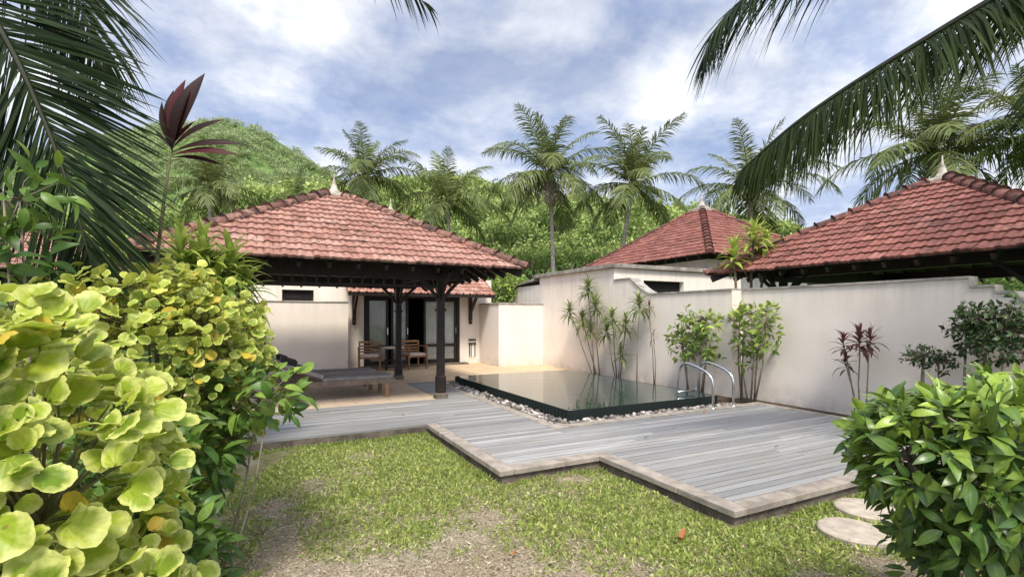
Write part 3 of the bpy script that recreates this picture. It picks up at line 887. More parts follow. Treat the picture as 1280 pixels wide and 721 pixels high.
for x in (2.42, 6.0):
    b = MB().box(x-.05, x+.05, -.10, -.003, 1.35, 2.42); b.beam((x,-.08,1.62),(x,-.62,2.16),.07,.08); b.beam((x,-.05,2.2),(x,-.8,2.17),.07,.08)
    b.lathe([(.03,1.24),(.055,1.28),(.055,1.34)], x, -.055, 10)
    b.build('bracket', MAT['wood_red'], awn)
# glazed doors
dr = MB(); F0, F1 = 2.70, 5.66
dr.box(F0, F1, .02, .14, 2.03, 2.12); 
cuts = [2.70, 3.30, 3.55, 3.98, 4.52, 4.85, 5.12, 5.58]
dr.box(F0, F0+.09, .02, .14, 0, 2.03); dr.box(F1-.09, F1, .02, .14, 0, 2.03)
frame = dr.box(F0+.09, F1-.09, .02, .14, 0, .05).build('door_frame', MAT['frame_black'], villa)
leaves = [(2.80,3.42,'door'),(3.50,4.02,'door'),(4.50,5.03,'door'),(5.05,5.56,'door')]
for x0, x1, nm in leaves:
    d = MB(); e = .065
    d.box(x0, x0+e, .04, .09, .055, 2.025); d.box(x1-e, x1, .04, .09, .055, 2.025); d.box(x0+e, x1-e, .04, .09, 1.95, 2.025)
    d.box(x0+e, x1-e, .04, .09, .055, .17); d.box(x0+e, x1-e, .04, .09, .56, .64)
    dd = d.build('door', MAT['frame_black'], villa)
    MB().box(x0+e, x1-e, .06, .068, .17, .56).box(x0+e, x1-e, .06, .068, .64, 1.95).build('pane', MAT['glass'], dd)
    h = MB().beam((x1-.03,.02,.95),(x1-.03,.02,1.15),.02,.02); h.box(x1-.04,x1-.02,.02,.04,.96,.98).box(x1-.04,x1-.02,.02,.04,1.12,1.14); h.build('handle', MAT['steel'], dd)
def curtain(x0, x1):
    c = MB(); n = 60; vs = []
    for i in range(n+1):
        x = x0+(x1-x0)*i/n; y = .125+.02*math.sin(i*1.05)+.012*math.sin(i*2.3)
        vs += [(x, y, .02), (x, y, 2.05)]
    c.add(vs, [(2*i, 2*i+2, 2*i+3, 2*i+1) for i in range(n)])
    c.build('curtain', MAT['curtain'], villa, smooth=True)
curtain(2.86, 3.36); curtain(3.56, 3.98); curtain(4.56, 4.93); curtain(5.10, 5.50)
# louvred wall lamp beside the doors
wl = MB().box(5.98, 6.16, -.012, -.003, .22, .80).build('wall_lamp', MAT['curtain'], villa)
s = MB()
for z in (.72, .60): s.box(5.95, 6.19, -.05, -.012, z, z+.055)
for x in (5.97, 6.15): s.box(x, x+.02, -.045, -.013, .22, .6)
s.box(6.03,6.045,-.04,-.013,.22,.6); s.build('louvre', MAT['wood_red'], wl)
MB().box(2.6, 5.85, -.28, -.003, .002, .05).build('door_step', MAT['fascia'], villa)

# ----------------------------------------------------------------- walls
def wall_thing(label, parts, cap=None, mat='plaster', name='garden_wall', loc=(0,0,0)):
    w = thing(name, label, 'wall', loc)
    mb = MB()
    for p in parts: mb.box(*p)
    mb.build('wall_face', MAT[mat], w)
    if cap:
        mb = MB()
        for p in cap: mb.cbox(*p, .008)
        mb.build('coping', MAT['cap'], w)
    return w
def profile_wall(name, label, a0, a1, pts, mat, lip=True):
    """wall of thickness a0..a1 whose top follows pts (b, z)"""
    w = thing(name, label, 'wall')
    mb = MB(); n = len(pts); vs = []
    for b, z in pts: vs += [(a0,b,-.2),(a0,b,z),(a1,b,z),(a1,b,-.2)]
    fs = []
    for i in range(n-1):
        k = i*4
        for e in ((0,1),(1,2),(2,3)): fs.append((k+e[0], k+e[1], k+4+e[1], k+4+e[0]))
    fs.append((0,1,2,3)); fs.append(((n-1)*4+3,(n-1)*4+2,(n-1)*4+1,(n-1)*4))
    mb.add(vs, fs).build('wall_face', MAT[mat], w)
    c = MB()
    vs = []
    for b, z in pts: vs += [(a0-.025,b,z+.003),(a0-.025,b,z+.035),(a1+.025,b,z+.035),(a1+.025,b,z+.003)]
    fs = []
    for i in range(n-1):
        k = i*4
        for e in ((0,1),(1,2),(2,3),(3,0)): fs.append((k+e[0], k+e[1], k+4+e[1], k+4+e[0]))
    fs.append((0,1,2,3)); fs.append(((n-1)*4+3,(n-1)*4+2,(n-1)*4+1,(n-1)*4))
    c.add(vs, fs).build('coping', MAT['cap'], w)
    return w
# right-hand boundary wall with stepped end
pts = [(6.42,1.98),(3.05,1.98),(3.045,1.86),(2.80,1.86),(2.795,1.78),(2.62,1.77)]
pts += [(2.62-.2*k/5*1.0-.0, 1.77-.20*math.sin(k/5*math.pi/2)) for k in range(1,6)]+[(1.0,1.42),(-3,1.40)]
profile_wall('garden_wall', 'long cream garden wall at the right with a stepped top', 8.14, 8.34, pts, 'plaster_cool')
# wall behind the pool
pts = [(6.425,1.98),(8.55,1.98)]
for k in range(1, 9):
    u = k/8; pts.append((8.55+.75*u, 1.98+.40*(1-math.cos(u*math.pi/2))**.8))
pts += [(9.885,2.38)]
profile_wall('garden_wall', 'cream wall along the far side of the pool with a curved rise in its top', 7.86, 8.10, pts, 'plaster')
# flat roofed outbuilding
ob = thing('outbuilding', 'flat roofed cream outbuilding at the far corner of the pool', 'outbuilding', (7.86, 9.89, 0))
mb = MB()
mb.box(0, .2, 0, 3.68, -.2, 2.70)
mb.box(.2, .95, 0, .2, -.2, 2.70); mb.box(.95, 2.35, 0, .2, -.2, 2.02); mb.box(.95, 2.35, 0, .2, 2.42, 2.70); mb.box(2.35, 4.6, 0, .2, -.2, 2.70)
mb.box(.2, 4.6, 3.48, 3.68, -.2, 2.70); mb.box(4.4, 4.6, .2, 3.48, -.2, 2.70)
mb.build('wall', MAT['plaster'], ob)
MB().box(.96, 2.34, .14, .18, 2.03, 2.41).build('window', MAT['dark_room'], ob)
MB().cbox(-.09, 4.7, -.09, 3.9, 2.705, 2.80, .01).build('roof_slab', MAT['slab'], ob)
an = MB(); an.box(.0, 3.0, 3.72, 5.6, -.2, 2.48); an.build('annexe_wall', MAT['plaster_cool'], ob)
MB().add([(-.08,3.92,2.70),(3,3.92,2.70),(3,5.7,2.50),(-.08,5.7,2.50),(-.08,3.92,2.62),(3,3.92,2.62),(3,5.7,2.485),(-.08,5.7,2.485)],[(0,1,2,3),(7,6,5,4),(0,4,5,1),(3,2,6,7),(0,3,7,4),(1,5,6,2)]).build('annexe_roof', MAT['slab'], ob)
# low screen walls
wall_thing('low cream wall between the villa doors and the pool corner', [(6.33,7.855,13.34,13.52,-.1,1.86),(6.33,6.51,13.52,14.79,-.1,1.86)], [(6.305,7.855,13.315,13.545,1.863,1.90),(6.305,6.535,13.547,14.79,1.863,1.90)], name='screen_wall')
wall_thing('low cream wall at the left under the pavilion roof', [(.16,2.19,14.3,14.5,-.1,1.87)], [(.14,2.21,14.28,14.52,1.873,1.905)], name='screen_wall')
w = MB().box(-.42,.13,14.25,14.55,-.1,1.84).build('dark_panel', MAT['wood_dark']); tag(w, 'dark panel at the left end of the low cream wall', 'screen')  # plain dark box closing the left end of the low wall

# neighbour roof in the middle distance
nb = thing('neighbour_villa', 'neighbouring villa with red pyramid roof above the outbuilding', 'villa', (14.75, 13.4, 0))
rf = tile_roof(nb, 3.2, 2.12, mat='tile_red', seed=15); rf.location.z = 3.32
finial(nb, 3.32+2.12+.02, 1.15)
mb = MB(); mb.box(-2.5,2.5,-2.5,2.5,-.1,3.25); mb.build('wall', MAT['plaster_cool'], nb)
for k in range(-6,7):
    MB().beam((k*.45,-3.1,-.08),(k*.45,-2.5,.28),.06,.1).build('rafter', MAT['wood_dark'], rf)
    MB().beam((-3.1,k*.45,-.08),(-2.5,k*.45,.28),.06,.1).build('rafter', MAT['wood_dark'], rf)

# ----------------------------------------------------------------- furniture
def make_lounger(loc, label):
    t = thing('sun_lounger', label, 'sun lounger', loc)
    f = MB(); Lg = 2.0; W = .66
    f.box(0, Lg, 0, .05, .26, .35); f.box(0, Lg, W-.05, W, .26, .35); f.box(0, .05, .05, W-.05, .26, .35); f.box(Lg-.05, Lg, .05, W-.05, .26, .35)
    f.build('frame', MAT['wood_grey'], t)
    s = MB()
    for k in range(11): x = .76+k*.108; s.box(x, x+.085, .052, W-.052, .325, .347)
    s.build('slats', MAT['wood_grey'], t)
    for x in (.12, Lg-.19):
        for y in (.004, W-.064): MB().cbox(x, x+.07, y, y+.06, 0, .258, .006).build('leg', MAT['wood_warm'], t)
    c = MB().cbox(.72, Lg-.03, .03, W-.03, .352, .405, .02).build('cushion', MAT['cushion_grey'], t)
    an = R(20); m = Matrix.Translation((.72,0,.36)) @ Matrix.Rotation(an, 4, 'Y')
    b = MB().box(-.74, 0, .06, W-.06, 0, .03, mat=m).build('backrest', MAT['wood_grey'], t)
    cc = MB(); cc.box(-.74, -.01, .03, W-.03, .033, .10, mat=m).build('back_cushion', MAT['cushion_grey'], b)
    MB().box(-.76, -.50, .05, W-.05, .103, .19, mat=m).build('pillow', MAT['cushion_dark'], b)
    return t
make_lounger((.28, 9.32, -.004), 'low grey wooden sun lounger nearest the deck under the pavilion')
make_lounger((.18, 10.35, -.004), 'grey cushioned sun lounger behind the nearer one under the pavilion')

def make_chair(loc, rz, label):
    t = thing('armchair', label, 'armchair', loc, rz)
    for x, y, h in ((-.28,-.26,.62),(.28,-.26,.62),(-.28,.26,.80),(.28,.26,.80)):
        MB().cbox(x-.022, x+.022, y-.022, y+.022, 0, h, .004).build('leg', MAT['wood_warm'], t)
    MB().box(-.256,.256,-.275,.275,.34,.385).build('seat', MAT['wood_warm'], t)
    MB().cbox(-.25,.25,-.26,.235,.388,.45,.02).build('cushion', MAT['cushion_cream'], t)
    for x in (-.28,.28): MB().box(x-.03,x+.03,-.285,.235,.623,.65).build('armrest', MAT['wood_warm'], t)
    b = MB(); b.box(-.256,.256,.25,.275,.74,.80)
    for z in (.48,.56,.64): b.box(-.256,.256,.253,.272,z,z+.045)
    b.build('backrest', MAT['wood_warm'], t)
    return t
make_chair((2.72, 14.05, 0), R(-12), 'wooden armchair with cream seat left of the small round table')
make_chair((3.96, 14.05, 0), R(12), 'wooden armchair with cream seat right of the small round table')
t = thing('side_table', 'small round dark table with pale top between the two wooden armchairs', 'table', (3.34, 13.95, 0))
MB().lathe([(.30,.60),(.315,.612),(.315,.63),(.30,.64)], 0, 0, 28).build('tabletop', MAT['cushion_cream'], t)
for k in range(4):
    a = k*math.pi/2+.5; MB().beam((.26*math.cos(a),.26*math.sin(a),0),(.2*math.cos(a),.2*math.sin(a),.6),.035,.035).build('leg', MAT['wood_dark'], t)
MB().lathe([(.24,.26),(.24,.285)], 0, 0, 24).build('shelf', MAT['wood_dark'], t)

# stepping stones
for (px, py, rad, lab) in ((1050,632,.235,'round sandy stepping stone beside the deck kerb, the farther of two'),(1058,664,.235,'round sandy stepping stone nearer the glossy shrub')):
    p = gnd(px, py, LAWN)
    if py < 640: p.y = min(p.y, 2.365); p.x += .06
    else: p.y -= .05
    mb = MB(); n = 40; prof = [(rad-.01,LAWN-.05),(rad,LAWN-.01),(rad,LAWN+.028),(rad-.012,LAWN+.038),(0.001,LAWN+.04)]
    mb.lathe(prof, 0, 0, n)
    o = mb.build('stepping_stone', MAT['stepstone'], None, (p.x, p.y, 0)); tag(o, lab, 'stepping stone')

# ----------------------------------------------------------------- palms
def frond_build(pts, nleaf, length, width, sweep=.6, droop=.35, lift=.15, seed=0, rr=.02, K=4, t0=.12, jitter=.12, up_hint=(0,0,1), asym=(1,1), mb=None, agev=(.1,.8), swt=.45):
    """coconut frond: pts rachis polyline, leaflets either side"""
    r_ = np.random.default_rng(seed)
    P = np.array([tuple(p) for p in pts], float)
    # resample by smooth interpolation (Catmull-Rom)
    Q = np.vstack([2*P[0]-P[1], P, 2*P[-1]-P[-2]]); out = []
    for i in range(1, len(Q)-2):
        for u in np.linspace(0, 1, 12, endpoint=False):
            out.append(.5*((2*Q[i])+(-Q[i-1]+Q[i+1])*u+(2*Q[i-1]-5*Q[i]+4*Q[i+1]-Q[i+2])*u*u+(-Q[i-1]+3*Q[i]-3*Q[i+1]+Q[i+2])*u**3))
    out.append(P[-1]); C = np.array(out); n = len(C)
    mb = mb or MB()
    mb.tube([Vector(c) for c in C[::2]], [rr*(1-.85*i/len(C[::2])) for i in range(len(C[::2]))], 6, 1)
    up0 = np.array(up_hint, float)
    for sgn, am in ((-1, asym[0]), (1, asym[1])):
        for i in range(nleaf):
            t = t0+(1-t0)*(i+r_.uniform(-.3,.3))/nleaf; t = min(.999, max(0, t))
            f = t*(n-1); k = int(f); u = f-k
            p = C[k]*(1-u)+C[min(k+1,n-1)]*u
            T = unit(C[min(k+2,n-1)]-C[max(k-1,0)])
            S = unit(np.cross(T, up0)); Nn = np.cross(S, T)
            ln = length*am*(.55+.45*math.sin(math.pi*min(1,(t*.85+.12))))*(1 if t < .75 else 1-.55*((t-.75)/.25)**1.5)*r_.uniform(.85,1.1)
            sw = sweep+swt*t**1.5+r_.normal(0, jitter)
            d = unit(S*sgn*math.cos(sw)+T*math.sin(sw)+Nn*(lift+r_.normal(0,.10)))
            w = width*r_.uniform(.8,1.15)*(1-.45*t)
            wd = unit(np.cross(d, np.cross(T, d)) if False else T-d*np.dot(T,d))
            q = r_.normal(0,.35); wd = unit(wd*math.cos(q)+np.cross(d, wd)*math.sin(q))
            rn = r_.random(); age = r_.uniform(*agev)
            V = []; 
            dr_ = droop*r_.uniform(.6,1.4)
            for j in range(K+1):
                v = j/K
                c = p+d*ln*v*(1-.12*dr_*v)+np.array([0,0,-1.0])*dr_*ln*v*v
                ww = w*(.55+1.2*v if v < .35 else 1.0*(1-((v-.35)/.65)**2.2))*.5
                V += [c-wd*ww, c+wd*ww]
            F = [(2*j,2*j+1,2*j+3,2*j+2) for j in range(K)]
            mb.bulk(V, F, np.tile((rn,.5,age),(len(V),1)))
    return mb
def arch(elev, L, curl):
    pts = []; x = z = 0.0; a = elev; n = 8
    for i in range(n+1):
        pts.append((x, 0, z)); a -= curl/n*(0.5+1.1*i/n); x += math.cos(a)*L/n; z += math.sin(a)*L/n
    return pts
FRONDS = []
for k, (el, L, cu) in enumerate([(82,2.9,30),(70,3.2,50),(58,3.4,66),(46,3.5,78),(34,3.6,86),(22,3.5,85),(10,3.4,76),(-4,3.2,66),(-24,2.8,50)]):
    for v in range(2):
        mb = frond_build(arch(R(el), L*(1.0 if v else .93), R(cu*(1 if v else .85))), 56, .82, .064, .46, .40+.03*k, .10, seed=100+k*2+v, rr=.03, K=3)
        FRONDS.append((mb, k))
def palm(base, hub, label, cat='palm tree', n=20, seed=0, size=1.0, leaf='palm_leaf', nuts=True, rad=.16, skip=0, dead=0, group=None, spread=None, spiral=None):
    rr = random.Random(seed)
    base = Vector(base); hub = Vector(hub)
    t = thing('coconut_palm', label, cat, base, 0, group)
    mb = MB(); m = 26; pts = []; rads = []
    d = hub-base
    for i in range(m+1):
        u = i/m
        bend = Vector((d.x, d.y, 0))*(u**1.7)
        pts.append(Vector((bend.x, bend.y, d.z*u)))
        rads.append((rad*(1.5-.75*min(1,u*5)) if u < .2 else rad*(.78-.16*u))*(1.04 if i % 2 else .97))
    mb.tube(pts, rads, 12)
    mb.build('trunk', MAT['palm_trunk'], t, smooth=True)
    h = d
    mb = MB(); mb.tube([h+Vector((0,0,-.5)), h+Vector((0,0,-.1)), h+Vector((0,0,.35))], [rad*.8, rad*1.35, rad*.6], 10)
    mb.build('crown_shaft', MAT['rachis_dark'], t, smooth=True)
    for i in range(n):
        kk = int((i+.5)/n*9); v = rr.randint(0, 1)
        key = (kk, v, leaf)
        src = FCACHE.get(key)
        if src is None:
            o = FRONDS[kk*2+v][0].build('frond', [MAT[leaf], MAT['rachis']], t); FCACHE[key] = o
        else:
            o = src.copy(); COL.objects.link(o); adopt(o, t)
        o.location = h; o.rotation_euler = (rr.uniform(-.15,.15), rr.uniform(-.12,.12), i*2.39996+rr.uniform(-.3,.3)+seed)
        s = size*rr.uniform(.88,1.1); o.scale = (s, s*rr.uniform(.9,1.05), s)
    for i in range(dead):
        o = FRONDS[16][0].build('dead_frond', [MAT['dry_frond'], MAT['dry_frond']], t)
        o.location = h; o.rotation_euler = (0, R(25), seed+i*1.1); o.scale = (size*.55,)*3
    if nuts:
        for i in range(7):
            a = i*.9+seed
            MB().lathe([(.01,-.13),(.07,-.11),(.105,-.02),(.10,.05),(.05,.11),(.01,.125)], 0, 0, 10).build('coconut', MAT['coconut'], t, (h.x+math.cos(a)*.24, h.y+math.sin(a)*.24, h.z-.32+.08*(i % 3)), smooth=True)
    return t
FCACHE = {}
def palm_at(px, py, Y, bx, label, **kw):
    hub = at(px, py, Y); b = at(bx, 395, Y); palm((b.x, b.y, -.15), hub, label, **kw)
palm_at(457, 222, 27, 462, 'coconut palm rising straight behind the left pavilion finial', n=22, seed=1, size=1.05, nuts=False)
palm_at(560, 252, 28, 562, 'coconut palm with a tall upright frond right of the slim white finial', n=17, seed=2, size=1.12)
palm_at(687, 218, 27, 693, 'tallest coconut palm with a pale straight trunk and greyish dead fronds, mid picture', n=23, seed=3, size=1.25, dead=3)
palm_at(792, 232, 26, 768, 'coconut palm whose trunk leans right in front of the hillside', n=21, seed=4.4, size=1.22)
palm_at(937, 238, 23, 943, 'coconut palm behind the middle red roof, under the big hanging frond', n=21, seed=5, size=1.1)
palm_at(1166, 190, 19, 1172, 'coconut palm right behind the deep red roof and its finial', n=24, seed=6.2, size=1.2, leaf='palm_leaf')
palm_at(1300, 165, 17, 1310, 'coconut palm cut by the right edge above the deep red roof', n=22, seed=7, size=.95)
palm_at(262, 236, 25, 266, 'drooping coconut palm left of the pavilion roof, below the mountain', n=22, seed=8, size=.95, nuts=False)
palm_at(376, 250, 30, 376, 'small bushy palm behind the left hip of the pavilion roof', n=14, seed=9, size=.66, nuts=False, rad=.14)

# near palms, only fronds of which hang into the picture
def near_palm(base, hub, label, fronds, seed):
    base = Vector(base); hub = Vector(hub)
    t = thing('coconut_palm', label, 'palm tree', base)
    d = hub-base; m = 24
    MB().tube([Vector((d.x*(i/m)**1.6, d.y*(i/m)**1.6, d.z*i/m)) for i in range(m+1)], [(.24-.10*min(1,4*i/m) if i < m*.25 else .145-.02*i/m)*(1.03 if i % 2 else .98) for i in range(m+1)], 14).build('trunk', MAT['palm_trunk'], t, smooth=True)
    for i, f in enumerate(fronds):
        pts = [Vector(p)-base for p in f['pts']]
        kw = {k: v for k, v in f.items() if k not in ('pts', 'mat')}
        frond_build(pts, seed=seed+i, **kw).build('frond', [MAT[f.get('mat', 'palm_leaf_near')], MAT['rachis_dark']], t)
    # the rest of the crown, away from the picture
    return t
# left
hubL = at(-230, -190, 2.9)
bL = at(-260, 395, 3.0); bL.z = LAWN
near_palm(bL, hubL, 'near coconut palm whose big dark frond hangs down the left edge', [
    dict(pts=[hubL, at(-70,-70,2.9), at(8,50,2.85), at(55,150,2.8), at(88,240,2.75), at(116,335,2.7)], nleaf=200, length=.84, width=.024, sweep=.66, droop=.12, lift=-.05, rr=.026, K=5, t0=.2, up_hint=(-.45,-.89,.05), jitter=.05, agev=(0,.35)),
    dict(pts=[hubL, at(-120,-190,3.1), at(-20,-130,3.1), at(60,-60,3.1), at(105,20,3.1), at(128,100,3.1)], nleaf=105, length=.66, width=.022, sweep=.85, droop=.35, lift=0.0, rr=.018, K=5, t0=.3, up_hint=(-.3,-.8,.5), jitter=.08, agev=(0,.5)),
    dict(pts=[hubL, at(-140,-20,3.3), at(-60,110,3.3), at(-25,220,3.3), at(-10,320,3.3)], nleaf=130, length=.75, width=.03, asym=(.35,1), sweep=.65, droop=.2, lift=0.0, rr=.02, K=5, t0=.2, up_hint=(-.35,-.9,.3), jitter=.08, agev=(0,.3)),
    dict(pts=[hubL, at(-60,-330,3.3), at(150,-300,3.6), at(330,-170,3.9), at(455,-70,4.1), at(540,14,4.2)], nleaf=90, length=.55, width=.03, sweep=.6, droop=.45, lift=0.0, rr=.02, K=5, t0=.2, up_hint=(0,0,1), jitter=.08, agev=(.1,.6)),
    dict(pts=[hubL, hubL+Vector((-1,.6,.6)), hubL+Vector((-2.1,1.0,.3)), hubL+Vector((-3.0,1.3,-.7))], nleaf=60, length=.8, width=.04, rr=.02, K=4),
    dict(pts=[hubL, hubL+Vector((-.6,-1,.5)), hubL+Vector((-1.3,-2.0,.2)), hubL+Vector((-1.8,-2.9,-.8))], nleaf=60, length=.8, width=.04, rr=.02, K=4),
], 40)
hubR = at(1455, -95, 4.6)
bR = at(1475, 395, 4.7); bR.z = LAWN
near_palm(bR, hubR, 'near coconut palm whose great arching frond crosses the upper right sky', [
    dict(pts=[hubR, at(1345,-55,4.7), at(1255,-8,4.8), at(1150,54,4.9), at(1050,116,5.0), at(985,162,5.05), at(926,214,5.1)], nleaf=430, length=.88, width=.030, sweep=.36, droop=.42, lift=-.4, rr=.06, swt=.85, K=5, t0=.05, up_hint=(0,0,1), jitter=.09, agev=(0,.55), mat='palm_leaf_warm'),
    dict(pts=[hubR, at(1350,-170,4.3), at(1200,-150,4.2), at(1060,-75,4.1), at(960,-22,4.1), at(905,22,4.1), at(880,72,4.1)], nleaf=240, length=.66, width=.026, sweep=.55, droop=.5, lift=-.1, rr=.022, K=5, t0=.1, up_hint=(0,0,1), jitter=.09, agev=(0,.5)),
    dict(pts=[hubR, at(1400,-20,4.2), at(1340,60,4.0), at(1310,150,3.9)], nleaf=60, length=.5, width=.04, sweep=.5, droop=.4, rr=.022, K=5, t0=.1, agev=(0,.5)),
    dict(pts=[hubR, hubR+Vector((1,.4,.6)), hubR+Vector((2.1,.8,.3)), hubR+Vector((3.0,1.0,-.7))], nleaf=60, length=.8, width=.04, rr=.02, K=4),
    dict(pts=[hubR, hubR+Vector((.6,-1,.6)), hubR+Vector((1.3,-2.0,.3)), hubR+Vector((1.8,-2.9,-.7))], nleaf=60, length=.8, width=.04, rr=.02, K=4),
], 60)

# ----------------------------------------------------------------- shrubs
def inside_sample(n, ells, shell=.55):
    """points in the outer shell of a union of ellipsoids, with outward normals"""
    vol = np.array([e[3]*e[4]*e[5] for e in ells])**.67; vol = vol/vol.sum()
    idx = rng.choice(len(ells), n, p=vol)
    E = np.array(ells); c = E[idx,:3]; r = E[idx,3:6]
    u = rand_dirs(n, .25); rad = shell+(1-shell)*rng.random(n)**.6
    p = c+u*r*rad[:,None]; nrm = unit(u/r)
    keep = np.ones(n, bool)
    for k, e in enumerate(ells):
        q = np.linalg.norm((p-np.array(e[:3]))/np.array(e[3:6]), axis=1)
        keep &= ~((q < shell*.95) & (idx != k))
    return p[keep], nrm[keep]
def shrub(name, label, cat, base, ells, leafs, mat, n, size, stem_mat='stem', per=4, up=.5, out=.7, zmin=-.1, petiole=.5, stems=6, tw=.008, wob=.5, seed=0, agepow=1.5, group=None, toler=.12, face=None, yw=.35, scat=.02, smin=.62, smax=1.15):
    """ells in camera frame relative to world: (X,Y,Z,rx,ry,rz)"""
    base = Vector(base)
    E = []
    for X, Y, Z, rx, ry, rz in ells:
        p = cw(X, Y, Z); E.append((p.x, p.y, p.z, rx, ry, rz))
    P, Nr = inside_sample(n, E)
    P = P+rng.normal(0, 1, P.shape)*scat
    k = P[:,2] > zmin; P = P[k]; Nr = Nr[k]
    zt = max(e[2]+e[5] for e in E); zb = min(e[2]-e[5] for e in E)
    t = thing(name, label, cat, base, 0, group)
    mb = MB()
    m = len(P)
    Pl = []; D = []; U = []; S = []; A = []
    for j in range(per):
        d = Nr*out+rand_dirs(m)*.75; d[:,2] += .15
        d = unit(d); Pl.append(P+d*petiole*size*rng.uniform(.5,1.2,m)[:,None]); 
        lo = unit(d+rand_dirs(m)*.3-np.array([0,0,.25])); D.append(lo)
        u = rand_dirs(m)*wob+Nr*.45; u[:,2] += up
        if face is not None: u += np.array(face)
        U.append(u); S.append(size*(smin+(smax-smin)*rng.random(m)**1.4))
        h = (P[:,2]-zb)/(zt-zb)
        A.append(np.clip(h**agepow*rng.uniform(.35,1.15,m)+rng.normal(0,toler,m), 0, 1))
    Pl = np.concatenate(Pl)-np.array(base); D = np.concatenate(D); U = np.concatenate(U); S = np.concatenate(S); A = np.concatenate(A)
    # tint r per clump shade + noise
    rn = rng.random(len(Pl))
    sel = rng.integers(0, len(leafs), len(Pl))
    for i, lf in enumerate(leafs):
        q = sel == i
        place(mb, lf, Pl[q], D[q], U[q], S[q], rn[q], A[q])
    mb.build('foliage', MAT[mat], t, smooth=True)
    # branches: from base to a sample of the clumps
    sb = MB(); rr = random.Random(seed)
    ids = list(range(m)); rr.shuffle(ids)
    trunkpts = []
    for i in range(stems):
        e = E[i % len(E)]
        q = Vector((e[0]+rr.uniform(-.4,.4)*e[3], e[1]+rr.uniform(-.4,.4)*e[4], e[2]+rr.uniform(-.1,.3)*e[5]))-base
        b0 = Vector((q.x*.55+rr.uniform(-.06,.06), q.y*.55+rr.uniform(-.06,.06), 0))
        mid = b0.lerp(q, .5)+Vector((rr.uniform(-.05,.05), rr.uniform(-.05,.05), .03))
        sb.tube([b0, mid, q], [tw*2, tw*1.6, tw*1.1], 6); trunkpts.append(mid.lerp(q,.5)); trunkpts.append(q)
    for i in ids[:min(m, 170)]:
        p = Vector(P[i])-base
        s0 = min(trunkpts, key=lambda c: (c-p).length_squared)
        mid = s0.lerp(p, .5)+Vector((rr.uniform(-.03,.03), rr.uniform(-.03,.03), rr.uniform(-.02,.05)))
        sb.tube([s0, mid, p], [tw, tw*.7, tw*.4], 5)
    sb.build('stems', MAT[stem_mat], t, smooth=True)
    return t
OV = [leaf_oval(6,.42,.22,.22), leaf_oval(6,.50,.12,.32), leaf_oval(6,.38,.35,.12)]
OVL = [leaf_oval(8,.40,.25,.25), leaf_oval(8,.46,.15,.40), leaf_oval(8,.36,.35,.1)]
RO = [leaf_round(s) for s in range(9)]
tocam = np.array([-.25,-.55,0.0])
# big variegated shrub in the foreground
shrub('variegated_shrub', 'large variegated shrub with broad scalloped yellow green leaves, nearest at lower left', 'shrub', cw(-1.25,1.2,LAWN),
      [(-1.32,1.25,.95,.42,.42,.60),(-1.08,1.02,.60,.36,.30,.36),(-1.14,1.14,.15,.34,.3,.35),(-1.5,1.3,.5,.5,.5,.6)], RO, 'aralia', 950, .080, 'stem_green', 3, .55, .6, -.05, .7, 7, .005, .45, 1, smin=.55, smax=1.22, agepow=.7, toler=.2, face=tocam*.6)
shrub('variegated_shrub', 'bright yellow green shrub of smaller round leaves behind the broad leaved one', 'shrub', cw(-1.95,2.7,LAWN),
      [(-2.2,2.9,1.22,.55,.6,.62),(-1.95,3.0,1.32,.40,.45,.44),(-2.05,3.35,1.0,.42,.4,.60),(-2.4,3.2,.9,.6,.5,.8)], RO, 'aralia_small', 1250, .064, 'stem_green', 4, .5, .6, -.05, .7, 7, .006, .5, 2, agepow=1.6, toler=.15, face=tocam*.5)
shrub('green_shrub', 'leafy dark green shrub reaching over the lawn towards the loungers', 'shrub', cw(-1.8,2.6,LAWN),
      [(-1.98,2.75,.76,.40,.42,.42),(-1.52,2.98,1.02,.24,.22,.12),(-1.86,2.3,.4,.32,.4,.45)], OVL, 'green_shrub', 480, .125, 'stem', 4, .45, .7, -.08, .4, 6, .0035, .55, 3, agepow=2.0, toler=.12, face=tocam*.4)
shrub('green_shrub', 'dark undergrowth shrub at the foot of the broad leaved yellow shrub', 'shrub', cw(-1.45,1.85,LAWN),
      [(-1.36,1.75,.06,.34,.4,.26),(-1.55,2.1,.35,.3,.3,.35),(-1.22,1.55,.0,.22,.3,.2)], OVL, 'green_shrub', 330, .10, 'stem', 4, .45, .7, -.1, .4, 5, .0035, .55, 4, agepow=2.6, toler=.1)
# glossy shrub at the right
shrub('glossy_shrub', 'dense glossy green shrub with pale new leaves at lower right', 'shrub', cw(1.95,1.95,LAWN),
      [(2.0,2.05,.90,.48,.45,.30),(2.35,1.95,.92,.5,.5,.30),(2.14,2.1,.45,.42,.4,.5),(2.32,1.9,.25,.44,.45,.45),(2.2,2.1,.7,.6,.4,.4),(1.80,2.12,.86,.28,.3,.26)], OVL, 'gloss', 1300, .108, 'stem', 5, .45, .75, -.08, .35, 8, .008, .5, 5, agepow=2.0, toler=.12, face=tocam*.35)

